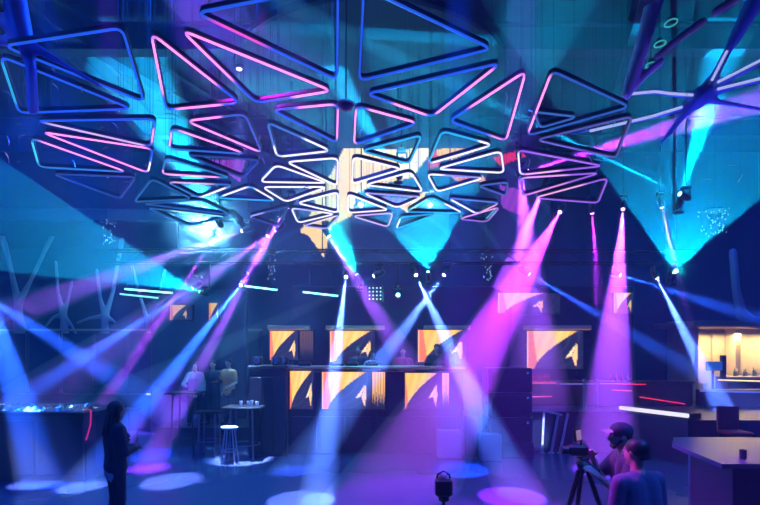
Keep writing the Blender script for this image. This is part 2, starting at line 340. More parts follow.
# trusses: one lattice each
def truss(a, b, s, name, label, cells=None):
    a = Vector(a); b = Vector(b); d = b-a; L = d.length; u = d.normalized(); n = cells or max(2, round(L/(s*1.3))); h = s/2
    v = Vector((0, 0, 1)) if abs(u.z) < .9 else Vector((0, 1, 0)); w_ = u.cross(v).normalized(); m = MB()
    cs = [w_*i*h+v*j*h for i, j in ((-1, -1), (1, -1), (1, 1), (-1, 1))]
    for c in cs: m.tube([a+c, b+c], .025, 6)
    for k in range(n):
        p = a+d*k/n; q = a+d*(k+1)/n
        for i in range(4):
            c1, c2 = cs[i], cs[(i+1) % 4]
            m.tube([p+c1, q+c2] if k % 2 else [p+c2, q+c1], .012, 4, cap=False)
    return m.build(name, 'truss', label=label, cat='truss', kind=None)
zt = P(0, 268, 12).z
truss((-6.5, 12.15, zt+.29), (7.6, 12.15, zt+.29), .3, 'lighting_truss', 'long dark horizontal truss carrying the row of lamps above the booth')
for x in (-4.9, -1.4, 1.7, 4.2, 7.2):
    MB().tube([(x, 12.15, zt+.4), (x, 12.15, ZC)], .015, 6).build('hanging_cable', 'truss', label={-4.9: 'leftmost', -1.4: 'second', 1.7: 'middle', 4.2: 'fourth', 7.2: 'rightmost'}[x]+' thin steel cable holding up the long back truss', cat='cable', group='truss cables')
for k, (x0, x1, y, lab) in enumerate([(125, 172, 291, 'bright cyan batten light leftmost under the truss'), (245, 277, 288, 'cyan batten light between two violet beams'), (303, 338, 294, 'cyan batten light above the upper screens'), (120, 158, 296, 'short dim cyan batten just under the leftmost one')]):
    D = 12.1; a = P(x0, y-2, D); b = P(x1, y+2, D); t = thing('batten_light', (a+b)/2, lab, 'batten light', 'cyan battens')
    MB().box((a+b)/2+Vector((0, .05, .03)), ((b-a).length, .09, .07), q=(b-a).to_track_quat('X', 'Z'), bev=.01).build('housing', 'black', t)
    for q_ in (.2, .8): pp = a.lerp(b, q_)+Vector((0, .03, 0)); MB().tube([pp, Vector((pp.x, 12.0, ZT+.16))], .01, 5).build('rod', 'black', t)
    MB().tube([a, b], .022, 8).build('tube', mat('cyan_tube', emit=(.25, .95, 1), strength=3.0 if k < 3 else 1.2), t)
# dotted blinder panel
t = thing('blinder_panel', P(375, 293, 12.2), 'square lamp panel with four rows of pale blue dots', 'lamp panel')
c = P(375, 293.5, 12.2)
MB().box(c+Vector((0, .06, 0)), (.4, .1, .4), bev=.02).build('housing', 'black', t)
MB().tube([c+Vector((0, .06, .1)), Vector((c.x, 12.3, ZT+.16))], .015, 6).build('rod', 'black', t)
dm = mat('blue_dot', emit=(.4, .8, 1), strength=1.6)
for i in range(4):
    for j in range(4): MB().lathe(c+Vector(((i-1.5)*.09, 0, (j-1.5)*.09)), (0, -1, 0), [(0, .022), (.012, .018)], 8).build('bulb', dm, t)

# ================================================================ LED SCREENS (flat graphics on panels)
def mixc(a, b, t): t = max(0, min(1, t)); return tuple(a[i]*(1-t)+b[i]*t for i in range(3))
def pin(poly, x, y):
    r = False; j = len(poly)-1
    for i in range(len(poly)):
        (xi, yi), (xj, yj) = poly[i], poly[j]
        if (yi > y) != (yj > y) and x < (xj-xi)*(y-yi)/(yj-yi)+xi: r = not r
        j = i
    return r
def swoosh(u, v):
    """repeating yellow sail graphic; u, v in 0..1, v downwards"""
    g = 1-max(0, min(1, (u-.12)/.78))**.62 if u < .9 else -.1
    if v < g*1.04:
        c = mixc((1.0, .50, .03), (1.0, .74, .2), (u*1.3+v*.4) % 1)
        st = abs((u*5+v*1.3) % 1-.5)
        c = mixc(c, (1, .38, .05), max(0, .42-st)*1.1)
        if u < .10+.1*v: c = (.85, .2, .06) if u > .03 else (1, .55, .3)
        return c
    if u > .66:                           # small folded arrow mark
        if pin([(.885, .32), (.68, .72), (.79, .66)], u, v): return (1, .80, .42)
        if pin([(.89, .32), (.80, .66), (.87, .95), (.91, .62)], u, v): return (1, .62, .25)
    k = abs(((u-.1)**2+(v-.1)**2)**.5*6 % 1-.5)
    return (.012, .016, .05) if k < .44 else (.05, .05, .12)
def screen(x0, y0, x1, y1, D, label, u0=0, u1=1, gain=1.0, fn=swoosh, n=56, group='yellow graphic screens', rz=0):
    a = P(x0, y0, D); b = P(x1, y1, D); W = b.x-a.x; Hh = a.z-b.z
    t = thing('led_screen', ((a.x+b.x)/2, D, b.z), label, 'screen', group)
    MB().box(((a.x+b.x)/2, D+.06, (a.z+b.z)/2), (W+.06, .1, Hh+.06), bev=.015).build('housing', 'black', t)
    nx = n; ny = max(8, int(n*Hh/W)); m = MB(); vs = []; cs = []
    for j in range(ny+1):
        for i in range(nx+1):
            vs.append((a.x+W*i/nx, D-.004, a.z-Hh*j/ny)); c = fn(u0+(u1-u0)*i/nx, j/ny); cs.append(tuple(q*gain*1.25 for q in c))
    m.add(vs, [(j*(nx+1)+i, (j+1)*(nx+1)+i, (j+1)*(nx+1)+i+1, j*(nx+1)+i+1) for j in range(ny) for i in range(nx)], cs)
    m.build('screen_face', 'screen', t)
    return t
def fringe(u, v):
    h = .55+.4*abs((u*4.5) % 1-.5)*2
    return mixc((1, .55, .15), (.5, .25, .08), v) if v < h and (u*4.5) % 1 > .12 else (.012, .016, .05)
DL, DU = 10.95, 12.75
screen(290, 371, 313, 409, DL, 'narrow lower screen at the left end of the booth front', .1, .95)
screen(322, 372, 371, 409, DL, 'lower screen at the middle of the booth front, behind the bright beam', 0, 1.0)
screen(372, 372, 385, 409, DL, 'slim fringe screen on the booth front', fn=fringe, n=30)
screen(405, 373, 441, 409, DL, 'lower screen at the right of the booth front, in the magenta haze', .1, 1.0)
screen(442, 373, 449, 409, DL, 'very slim fringe screen ending the booth front', fn=fringe, n=24)
screen(270, 331, 298, 360, DU, 'upper screen at the left behind the DJ deck', .05, 1.0)
screen(300, 331, 313, 360, DU, 'dim fringe screen right of the upper left screen', gain=.12, fn=fringe, n=30)
screen(330, 331, 375, 362, DU, 'upper screen in the middle behind the DJ deck', 0, 1.0)
screen(418, 330, 467, 362, DU, 'upper screen right of the middle, behind the man in silhouette', 0, 1.0)
screen(527, 331, 583, 369, DU, 'largest upper screen at the right beside the violet shaft', 0, 1.0)
screen(498, 293, 560, 313, 13.04, 'wide high screen strip behind the magenta shaft', 0, 1.25, .8)
screen(614, 293, 633, 313, 13.04, 'small high screen strip at the foot of the near-vertical violet shaft', 0, 1.0, .8)
screen(170, 305, 192, 320, 13.5, 'small high screen strip at the far left, pale orange', 0, 1.2, .6)
screen(209, 303, 219, 320, 13.5, 'tiny high screen strip between two blue beams', 0, 1, .6)
BIG = [([(308, 186), (330, 176), (344, 148), (400, 150), (427, 146), (431, 152), (412, 178), (372, 186), (356, 194), (352, 216), (332, 226), (324, 258), (309, 236), (300, 232), (316, 204)], 0),
       ([(436, 150), (462, 144), (475, 151), (450, 160), (438, 158)], 1), ([(398, 206), (416, 194), (436, 190), (420, 200), (412, 216)], 1),
       ([(429, 152), (437, 150), (440, 166), (428, 170)], 2), ([(446, 172), (482, 175), (488, 183), (455, 181)], 3), ([(492, 158), (520, 150), (526, 156), (500, 166)], 2), ([(180, 128), (244, 118), (258, 150), (205, 150)], 4), ([(205, 160), (245, 160), (240, 182)], 4), ([(376, 196), (420, 200), (398, 207)], 4), ([(500, 185), (522, 190), (520, 215), (502, 208)], 4)]
def wallart(u, v):
    x = 170+u*380; y = 112+v*150
    for poly, k in BIG:
        if pin(poly, x, y):
            if k == 4: return mixc((.16, .03, .5), (.3, .05, .4), abs((x*.13+y*.05) % 1-.5)*2)
            c = [mixc((1, .80, .36), (1, .66, .22), (y-150)/90), (1, .5, .06), (.7, .02, .08), (.75, .22, .1)][k]
            if (x*.11) % 1 < .07: c = mixc(c, (.2, .1, .03), .6)
            return c
    r = abs(((x-345)**2+(y-300)**2*1.6)**.5*.03 % 1-.5)
    return (.004, .012, .05) if r < .42 else (.012, .03, .12)
screen(170, 112, 550, 262, 16.7, 'huge wall screen behind the canopy with a glowing yellow shape', fn=wallart, n=260, gain=.9, group=None)

# ================================================================ BOOTH AND DECK
t = thing('dj_booth', P(350, 455, 10.9)*Vector((1, 1, 0)) if False else Vector((P(350, 0, 11).x, 11.9, 0)), 'long dark booth with inset screens and a raised deck behind its front', 'booth')
xa, xb = P(287, 0, 11.1).x, P(462, 0, 11.1).x
MB().box(((xa+xb)/2, 11.15, .9), (xb-xa, .28, 1.8), bev=.02).build('front_wall', 'booth', t)
MB().box(((xa+xb)/2, 11.15, 1.9), (xb-xa+.1, .5, .07), bev=.02).build('counter_top', 'rail', t)
MB().box(((xa+xb)/2+.4, 12.0, .375), (xb-xa+1.2, 1.35, .75), bev=.02).build('deck', 'booth', t)
for i in range(6):
    x = xa+.1+(xb-xa-.2)*(i+.5)/6; MB().box((x, 10.985, .45), ((xb-xa-.3)/6-.05, .04, .75), bev=.01).build('front_panel', 'booth', t)
xc, xd = P(248, 0, 10.8).x, P(287, 0, 10.8).x
t = thing('equipment_riser', ((xc+xd)/2, 11.2, 0), 'dark square equipment riser at the left end of the booth', 'riser')
MB().box(((xc+xd)/2, 11.2, .95), (xd-xc-.02, .8, 1.9), bev=.02).build('body', 'booth', t)
MB().box(((xc+xd)/2, 11.2, 1.92), (xd-xc+.02, .86, .05), bev=.01).build('top', 'black', t)
for i in range(3): MB().box((xc+.17+i*.27, 10.79, .9), (.22, .03, 1.6), bev=.01).build('front_panel', 'booth', t)
for i, x in enumerate((258, 276, 283)):     # round speakers / kit on the riser
    c = P(x, 361, 11.1); c.z = 1.945; tt = thing('monitor_speaker', c, ['round-backed monitor at the left of the riser top', 'second small monitor on the riser top', 'small monitor at the booth end of the riser top'][i], 'speaker', 'small monitors on the riser')
    MB().box(c+Vector((0, 0, .1)), (.2, .2, .2), bev=.03, rz=.3*i).build('cabinet', 'black', tt)
    MB().lathe(c+Vector((0, -.1, .11)), (0, -1, 0), [(0, .075), (.012, .07), (.014, .03)], 14).build('cone', 'pale', tt)
# upper back deck behind: dark wall with soffit carrying the upper screens
t = thing('screen_wall', (1.0, 13.1, 0), 'dark wall with a lit orange ledge carrying the upper screens', 'wall unit')
MB().box((2.2, 13.31, 1.98), (9.0, .3, 3.96), bev=.02).build('body', 'booth', t)
lm = mat('orange_lightline', emit=(1, .35, .1), strength=.5)
for (x0, x1) in ((268, 310), (326, 385), (424, 470), (524, 590)):
    a = P(x0, 327.5, 12.95); b = P(x1, 327.5, 12.95)
    MB().box(((a.x+b.x)/2, 12.95, a.z), (b.x-a.x, .2, .1), bev=.01).build('ledge', 'warmwall', t)
    MB().box(((a.x+b.x)/2, 12.84, a.z-.06), (b.x-a.x-.05, .02, .02)).build('light_line', lm, t)

MB().box((-4.95, 13.75, 1.95), (2.6, .26, 3.9), bev=.02).build('partition', 'booth', label='dark partition behind the guests carrying two small orange screens', cat='partition')
# mixers and bottles row on the booth counter
for i, x in enumerate((305, 338, 352, 372, 430, 448)):
    c = P(x, 364, 11.15); c.z = 1.935
    MB().box(c+Vector((0, 0, .035)), (.28, .25, .07), bev=.015).box(c+Vector((0, .05, .085)), (.2, .1, .03), bev=.01).build('mixer', 'black', label=['dark mixer leftmost on the booth counter', 'dark mixer behind the bright white-blue beam on the counter', 'dark mixer in front of the middle DJ group', 'dark mixer right of the middle upper screen on the counter', 'dark mixer in front of the silhouetted man', 'dark mixer at the right end of the booth counter'][i], cat='mixer', group='mixers on the booth counter')

# ================================================================ LEFT MEZZANINE
t = thing('left_balcony', (P(140, 0, 14.3).x, 14.3, 0), 'dark left balcony with glass railing and tan handrail', 'balcony')
za = P(0, 395, 14.3).z; xl, xr = P(-40, 0, 14.3).x, P(262, 0, 14.3).x; zr = P(0, 330, 14.3).z
MB().box(((xl+xr)/2, 15.6, za/2), (xr-xl, 2.6, za), bev=.02).build('platform', 'booth', t)
MB().tube([(xl, 14.3, zr), (xr, 14.3, zr)], .035, 8).build('handrail', 'rail', t)
MB().tube([(xl, 14.3, za+.08), (xr, 14.3, za+.08)], .025, 8).build('bottom_rail', 'black', t)
np_ = 9
for i in range(np_+1):
    x = xl+(xr-xl)*i/np_
    MB().box((x, 14.3, (za+zr)/2), (.035, .035, zr-za), bev=.008).build('post', 'truss', t)
    if i < np_: MB().box((x+(xr-xl)/np_/2, 14.3, (za+zr)/2), ((xr-xl)/np_-.12, .02, zr-za-.2), bev=.004).build('pane', 'glassy', t)
def tree(name, paths, label, m='pale', voxel=.035, cat='column', extra=None, smooth=5):
    mb = MB()
    for pts, rr in paths:
        for i in range(len(pts)-1):
            n = len(rr)-1; mb.capsule(pts[i], pts[i+1], rr[i], rr[i+1], 10)
    lo = min((p for pts, _ in paths for p in pts), key=lambda p: p[2])
    o = mb.build(name, m, label=label, cat=cat); remesh(o, voxel, smooth); return o
def px(D, *pts): return [P(x, y, D) for x, y in pts]
D = 14.9
tree('branching_column', [(px(D, (19, 335), (18, 316), (18.5, 303)), (.16, .13, .12)), (px(D, (18, 303), (11, 270), (5, 245), (-3, 225)), (.11, .07, .08, .1)), (px(D, (19, 303), (31, 280), (43, 255), (52, 236)), (.11, .06, .06, .08)), (px(D, (18, 316), (8, 318), (0, 326)), (.1, .07, .05)), (px(D, (18, 312), (23, 322), (26, 330)), (.1, .06, .05))], 'pale branching Y-shaped column, leftmost on the balcony')
tree('branching_column', [(px(D, (64, 337), (64, 322), (63, 312)), (.14, .1, .1)), (px(D, (63, 313), (58, 292), (56, 262)), (.09, .05, .05)), (px(D, (64, 313), (68, 300), (72, 282)), (.09, .05, .05)), (px(D, (63, 314), (52, 318), (46, 326)), (.08, .05, .04)), (px(D, (64, 316), (72, 326), (76, 334)), (.08, .05, .04))], 'slender branching column second from the left on the balcony')
tree('branching_column', [(px(D, (105, 337), (105, 325), (105, 315)), (.14, .1, .1)), (px(D, (105, 316), (100, 298), (97, 270)), (.09, .06, .05)), (px(D, (106, 315), (113, 292), (118, 262), (122, 240)), (.09, .06, .06, .08)), (px(D, (104, 316), (90, 318), (77, 323)), (.08, .05, .04)), (px(D, (106, 316), (115, 322)), (.08, .04))], 'pale branching column behind the cyan fan with a long left foot')
tree('branching_column', [(px(D, (150, 337), (148, 322)), (.1, .07)), (px(D, (148, 322), (140, 296), (131, 262)), (.07, .05, .05)), (px(D, (149, 322), (158, 300), (165, 270)), (.07, .05, .05))], 'thin branching column at the tip of the cyan fan')
tree('branching_column', [(px(13.0, (762, 323), (752, 322), (742, 314)), (.16, .16, .14)), (px(13.0, (742, 316), (736, 290), (733, 252)), (.14, .1, .1)), (px(13.0, (757, 323), (775, 316)), (.15, .12))], 'lilac curving column at the right edge above the lit bar')
struct(MB().box((P(110, 0, 15).x, 15.0, P(0, 231, 15).z), (8.5, 3.6, .35), bev=.03), 'trim_1', 'ceil')

# upper-right luminous branching sculpture near the ceiling
def limb(pts, rr, D): return (px(D, *pts), rr)
D = 9.0
tree('branching_column', [limb([(705, 92), (697, 100), (688, 108)], (.16, .17, .09), D), limb([(705, 92), (716, 74), (727, 52), (745, 20), (765, -20)], (.14, .07, .07, .14, .2), D), limb([(708, 90), (735, 76), (775, 56)], (.1, .05, .05), D), limb([(708, 93), (735, 86), (775, 76)], (.1, .05, .05), D), limb([(698, 97), (680, 95), (655, 92), (628, 94)], (.09, .05, .05, .05), D), limb([(692, 104), (672, 112), (640, 120), (570, 134)], (.08, .045, .04, .03), D), limb([(690, 106), (678, 122), (660, 145)], (.1, .05, .03), D), limb([(700, 98), (730, 104), (775, 112)], (.08, .04, .03), D)], 'blue-lit spider-like branching structure with white light lines at the upper right', mat('blue_lit_steel', (.10, .2, .9), .4), .03, smooth=4)  # blue light on the arms is put into their base colour
LS = mat('white_lightline', emit=(.42, .5, 1), strength=.9)
r_ = bpy.data.objects['branching_column.005']; ROOT[r_.name] = Vector()
for pts in ([(712, 80), (727, 51)], [(718, 82), (775, 53)], [(718, 89), (775, 75)], [(693, 95), (670, 93.5), (655, 91.5), (630, 94)], [(682, 107), (650, 117), (590, 131)]):
    MB().tube(px(D-.12, *pts), .024, 8).build('light_line', LS, r_)
tree('ceiling_strut', [limb([(662, -20), (652, 10), (641, 50), (626, 95)], (.17, .15, .13, .1), 8.8), limb([(632, 90), (645, 75), (660, 62)], (.06, .07, .08), 8.8)], 'violet-lit slanted strut running up to the ceiling right of the canopy', mat('violet_lit_steel', (.4, .35, .8), .5), .035, 'strut')  # violet light on this strut is put into its base colour
tree('ceiling_strut', [limb([(657, 57), (680, 38), (702, 22)], (.06, .07, .08), 8.6)], 'short violet strut beside the teal ring lamps', M['pale'], .035, 'strut')
tree('ceiling_strut', [limb([(716, 12), (740, -4), (765, -22)], (.08, .08, .08), 8.4)], 'short violet strut in the upper right corner', M['pale'], .035, 'strut')
tree('branching_column', [limb([(8, -30), (16, 5), (22, 34), (24, 44)], (.15, .14, .13, .12), 6.5), limb([(22, 38), (8, 26), (-14, 6)], (.11, .08, .08), 6.5), limb([(24, 40), (10, 42), (-14, 38)], (.1, .07, .07), 6.5), limb([(24, 42), (31, 66), (33, 110)], (.1, .07, .07), 6.5), limb([(25, 42), (60, 62), (100, 86)], (.08, .04, .03), 6.5)], 'purple-lit branching structure in the upper left corner', mat('purple_lit_steel', (.2, .16, .55), .5), .03)  # purple light tint is part of the base colour here
for i, (x, y, r) in enumerate(((671, 23, .1), (660, 44, .09), (651, 65, .08))):
    c = P(x, y, 9.2); t = thing('ring_lamp', c, ['teal ring lamp nearest the top edge of the row of three', 'middle teal ring lamp of the row of three', 'lowest teal ring lamp beside the violet strut'][i], 'ring lamp', 'teal ring lamps')
    MB().tube([c+Vector((math.cos(k*PI/8)*r, math.sin(k*PI/8)*r*1.2, 0)) for k in range(16)], .014, 6, closed=True).build('ring', mat('teal_ring', emit=(.05, .5, .5), strength=.8), t)
    MB().lathe(c, (0, 0, 1), [(0.0, .02), (.03, .05), (.1, .05)], 10).tube([c+Vector((0, 0, .1)), Vector((c.x, c.y, ZC))], .01, 5).tube([c-Vector((r, 0, 0)), c+Vector((r, 0, 0))], .006, 4).build('stem', 'black', t)
# ceiling steel
for i, (a, b, lab) in enumerate([(((-9, 3.5, 8.6)), (-3, 16, 8.6), 'dark ceiling girder left of the canopy'), ((-6, 3.5, 8.6), (-6.5, 16, 8.6), 'second dark ceiling girder left of the canopy'), ((3, 3.5, 8.6), (7, 16, 8.6), 'dark ceiling girder right of the canopy'), ((-12, 10, 8.5), (12, 10, 8.5), 'dark ceiling girder running across the room'), ((-12, 14, 8.5), (12, 14, 8.5), 'dark ceiling girder across the far end of the room')]):
    a = Vector(a); b = Vector(b); q = (b-a).to_track_quat('X', 'Z'); m = MB(); L = (b-a).length; c = (a+b)/2
    m.box(c, (L, .05, .5), q=q).box(c+Vector((0, 0, .25)), (L, .28, .04), q=q).box(c-Vector((0, 0, .25)), (L, .28, .04), q=q)
    m.build('ceiling_girder', 'beam', label=lab, cat='girder')
t = MB(); t.lathe((-.2, 11.3, 8.15), (0, 0, 1), [(0, 2.95), (.03, 3.0), (.15, 3.0), (.18, 2.9)], 48)
o = t.build('ceiling_disc', 'ceil', label='large dark round ceiling disc above the triangle canopy', cat='ceiling disc', smooth=False)
for k in range(4):
    an = k*PI/2+.7; MB().tube([(-.2+2.2*math.cos(an), 11.3+2.2*math.sin(an), 8.3), (-.2+2.2*math.cos(an), 11.3+2.2*math.sin(an), ZC)], .015, 6).build('hanging_rod', 'truss', o) if ROOT.setdefault(o.name, Vector()) is not None else 0
m_ = MB(); th_ = MB()
for k in range(110):
    y_ = random.uniform(6, 12); x_ = random.uniform(-.75, .75)*y_; z_ = random.uniform(.5, .9)*y_*.62+H
    if z_ > 8.7 or (math.hypot(x_+.2, y_-11.3) < 3.2 and z_ > 8.0): continue
    d_ = Vector((random.uniform(-1, 1), random.uniform(-1, 1), random.uniform(-1, 1))).normalized()*random.uniform(.03, .09); p_ = Vector((x_, y_, z_))
    m_.tube([p_-d_, p_+Vector((.015, 0, .015)), p_+d_], .005, 4); th_.tube([p_, Vector((x_, y_, ZC if math.hypot(x_+.2, y_-11.3) > 3 else 8.16))], .001, 3, cap=False)
th_.build('hanging_threads', 'black', label='fine dark threads holding the tiny filaments around the canopy', cat='threads', kind='stuff')
m_.build('hanging_filaments', mat('filament', (.9, .8, .8), .2, .8, emit=(.5, .5, .7), strength=.12), label='scattered tiny pale filaments hanging on threads around the triangle canopy', cat='filaments', kind='stuff')
# crystal clusters
def crystal(x, y, D, n, r, h, label, m='chrome'):
    c = P(x, y, D); t = thing('crystal_chandelier', c, label, 'chandelier', 'hanging crystal clusters')
    MB().tube([c+Vector((0, 0, h)), Vector((c.x, c.y, ZC))], .008, 5).lathe(c+Vector((0, 0, h*.9)), (0, 0, 1), [(0, r*.8), (.03, r*.8)], 12).build('stem', 'black', t)
    cm = mat('crystal_light', (.8, .9, 1), .1, 1, emit=(.35, .55, .9), strength=.35)
    for k in range(n):
        an = random.random()*2*PI; rr = r*math.sqrt(random.random()); p = c+Vector((rr*math.cos(an), rr*math.sin(an), random.uniform(-h, h)))
        MB().lathe(p, (random.uniform(-.3, .3), random.uniform(-.3, .3), 1), [(-.03, .003), (0, .02), (.03, .003)], 5).build('crystal', cm, t)
        if k % 4 == 0: MB().tube([p, Vector((p.x, p.y, c.z+h))], .003, 3).build('string', 'truss', t)
crystal(108, 233, 13, 26, .25, .3, 'sparkling crystal cluster inside the left cyan fan')
crystal(715, 222, 12.5, 46, .38, .3, 'wide sparkling crystal cluster at the right edge of the right fan')
crystal(487, 264, 12.9, 30, .16, .42, 'tall glittering hanging ornament between the upright fan and magenta shaft')
crystal(273, 266, 12.9, 24, .13, .35, 'tall glittering hanging ornament left of the yellow graphic tip')
# ================================================================ TRIANGLE CANOPY
B = (.015, .10, .85); K = (1.5, .42, 1.35); W = (1.15, 1.1, 1.7); T = (.02, .42, .80); V = (.30, .12, .85); N = (.02, .06, .25)
PA, PB = 5.477, .257
UPN = Vector((0, PB, 1)).normalized()
def onplane(x, y): return P(x, y, PA/((HY-y)/F+PB))
def tri(pts, base, segs, label):
    q = [onplane(*p) for p in pts]; c = sum(q, Vector())/3
    t = thing('triangle_light', c, label+' triangle light of the canopy', 'light frame', 'triangular light frames of the canopy')
    per = [(q[(i+1) % 3]-q[i]).length for i in range(3)]
    path = []; cols = []
    def colat(e, u):
        for (s_, a, b, cc) in segs:
            if s_ == e and a-.04 <= u <= b+.04:
                k = min(1, (u-a+.04)/.08, (b+.04-u)/.08); return mixc(base, cc, k)
        return base
    for i in range(3):
        a, b, d = q[i], q[(i+1) % 3], q[(i+2) % 3]; L = per[i]
        ra = min(.13, .22*L, .22*per[i-1]); rb = min(.13, .22*L, .22*per[(i+1) % 3])
        n = 18
        for k in range(n+1):
            u = ra/L+(1-ra/L-rb/L)*k/n; path.append(a.lerp(b, u)); cols.append(colat(i, u))
        p0 = path[-1]; L2 = per[(i+1) % 3]; p2 = b.lerp(d, rb/L2)
        for k in (1, 2, 3):
            u = k/4; path.append(p0*(1-u)**2+b*2*u*(1-u)+p2*u*u); cols.append(colat(i, 1) if u < .5 else colat((i+1) % 3, 0))
    MB().tube([p+UPN*.05 for p in path], .031, 4, closed=True, flat=1.15, up=UPN).build('frame', 'black', t)
    MB().tube(path, .0165, 6, closed=True, col=cols, up=UPN).build('led_strip', 'strip', t)
    for k in range(3):
        p = q[k].lerp(c, .12)+UPN*.07; MB().tube([p, Vector((p.x, p.y, 8.16 if math.hypot(p.x+.2, p.y-11.3) < 2.9 else 8.98))], .003, 3).build('hanging_wire', 'black', t)
    return t
TR = [
 ([(3,46),(122,28),(144,102)], B, [], 'large dim blue upper left'),
 ([(0,56),(132,109),(19,113)], B, [(2,.2,.9,T)], 'slanted dim blue second-left'),
 ([(151,33),(240,103),(166,110)], B, [(0,0,.7,K),(1,.25,.85,K),(2,.25,1,K)], 'tall pink-edged upper left'),
 ([(181,30),(332,91),(256,103)], B, [(0,0,1,K),(2,.35,1,K),(1,0,.5,K)], 'long pink-edged pointed'),
 ([(196,13),(338,-15),(337,80)], B, [(2,.55,.9,(.9,.1,.7))], 'huge dim blue top centre-left'),
 ([(364,-12),(492,49),(359,81)], B, [], 'huge dim blue top centre-right'),
 ([(366,94),(501,63),(432,117)], B, [(1,.1,.95,K),(2,.1,.6,K)], 'blue and pink central upper'),
 ([(449,121),(526,71),(506,141)], B, [(0,.3,1,K),(1,0,1,K),(2,0,.3,(.8,.3,.9))], 'pink and violet upright right-of-centre'),
 ([(552,71),(630,107),(527,136)], (.02,.1,.5), [(2,.1,1,K)], 'dim blue right with one bright pink side'),
 ([(633,116),(616,158),(536,140)], (.08,.09,.4), [], 'dull violet small right-edge'),
 ([(518,150),(603,166),(520,175)], V, [(2,0,1,W),(1,.5,1,(1,.5,1.3))], 'white-ended violet slim right corner'),
 ([(520,178),(600,173),(523,196)], V, [(0,0,.6,(.9,.4,1.1)),(1,.4,1,(.8,.3,.9))], 'violet slim second right corner'),
 ([(534,198),(608,178),(598,203)], V, [(0,0,.7,(1,.45,.9))], 'violet lowest right'),
 ([(442,131),(493,145),(428,164)], T, [(0,.7,1,W),(1,0,1,W)], 'teal-sided before the orange wall shape'),
 ([(437,169),(501,151),(504,173)], W, [], 'all-white right-of-centre cyan-filled'),
 ([(356,106),(418,123),(354,145)], B, [(0,.2,1,K),(2,0,1,K)], 'pink-edged small right of the centre gap'),
 ([(361,151),(422,135),(409,164)], T, [], 'dim teal under the blue slanting beam'),
 ([(272,110),(338,104),(337,143)], B, [(0,.4,1,K),(1,.1,.85,K)], 'pink-edged small left of the centre gap'),
 ([(267,122),(331,151),(277,157)], (.03,.2,.5), [(0,.55,1,W),(1,0,1,W),(2,0,.35,W)], 'half-white left of the centre gap'),
 ([(286,162),(338,158),(337,186)], W, [], 'white left beside the yellow column'),
 ([(276,165),(327,183),(260,182)], W, [], 'white wedge left of the yellow column'),
 ([(262,187),(327,187),(286,202)], W, [], 'flat white one below the wedge'),
 ([(297,203),(338,192),(338,213)], W, [], 'small white one at the foot of the yellow column'),
 ([(291,208),(335,214),(298,223)], W, [(0,0,.6,(.5,.5,1))], 'small lilac lower central'),
 ([(248,217),(289,206),(279,227)], N, [(0,0,.4,(.4,.4,1))], 'dark one with a lilac tip'),
 ([(217,198),(250,186),(276,201)], T, [(0,.2,1,W),(1,.2,1,W)], 'white-ridged left-of-centre'),
 ([(186,121),(245,114),(262,153)], (.03,.12,.5), [(0,0,.6,K),(2,0,1,K)], 'pink-edged with a violet patch behind'),
 ([(172,128),(246,154),(169,149)], (.03,.15,.6), [(0,.1,.9,K),(2,.2,.8,K)], 'pink-edged slim left'),
 ([(186,155),(260,160),(243,178)], N, [], 'dark unlit left'),
 ([(166,158),(231,178),(162,174)], (.03,.2,.5), [(2,0,.3,K),(1,.2,1,K)], 'pink-footed narrow left'),
 ([(152,179),(192,199),(134,202)], (.02,.12,.35), [], 'dark small on the far left underside'),
 ([(167,182),(233,185),(199,198)], (.04,.15,.5), [(0,0,.7,(.8,.4,.9)),(1,.2,1,W)], 'white-bellied left underside'),
 ([(143,204),(201,200),(231,215)], (.02,.1,.35), [], 'dark lower left underside'),
 ([(147,208),(226,217),(191,227)], (.02,.12,.4), [(0,.3,1,(.3,.8,1))], 'dark lowest left beside the white glow'),
 ([(41,132),(153,149),(148,173)], B, [(0,0,1,K),(2,0,1,K),(1,.5,1,W)], 'long bright pink pointed far-left'),
 ([(31,138),(127,172),(39,167)], (.02,.2,.6), [(0,.1,1,K),(2,.2,.9,(.05,.7,1))], 'pink-topped low far-left'),
 ([(36,121),(155,119),(151,147)], B, [(1,.3,.8,K),(2,.05,.9,(.7,.5,1.1))], 'blue far-left with a short hot pink side'),
 ([(52,174),(136,177),(120,199)], (.02,.06,.25), [], 'dark lowest far-left'),
 ([(365,185),(411,172),(423,192)], W, [], 'white central with cyan glow inside'),
 ([(427,174),(484,178),(437,192)], W, [(0,.3,1,(.3,.3,.8))], 'white-cornered over the reddish wall patch'),
 ([(363,193),(422,197),(397,208)], W, [(0,0,1,(.4,.3,1))], 'violet-topped small lower centre'),
 ([(348,194),(389,210),(348,213)], W, [], 'white one around the central cyan lamp'),
 ([(352,216),(393,213),(388,227)], (.7,.5,1.1), [], 'lilac lowest centre'),
 ([(431,197),(463,213),(406,212)], T, [(0,.4,1,W),(2,.2,.9,(.3,.8,1))], 'cyan one around the right wash lamp'),
 ([(448,198),(500,203),(477,214)], (.1,.2,.8), [(1,0,1,(.9,.4,.9)),(2,0,1,W)], 'violet and white at the right tip'),
 ([(401,217),(436,214),(396,229)], T, [(2,.1,.9,W)], 'small cyan lower right-of-centre'),
 ([(303,226),(340,215),(327,229)], (.4,.4,1), [(0,.2,.9,(1,.8,.9))], 'lilac at the very bottom left-of-centre'),
 ([(353,157),(402,169),(352,184)], W, [], 'white right beside the yellow column'),
 ([(459,219),(500,207),(487,222)], (.3,.15,.7), [(0,0,1,(.9,.4,.9))], 'magenta sliver at the lower right tip'),
 ([(534,112),(578,117),(540,128)], (.03,.12,.45), [], 'faint far small right'),
 ([(478,186),(508,182),(506,196)], (.05,.12,.5), [], 'faint blue small beside the violet lamp'),
]
for p_, b_, s_, l_ in TR: tri(p_, b_, s_, l_)
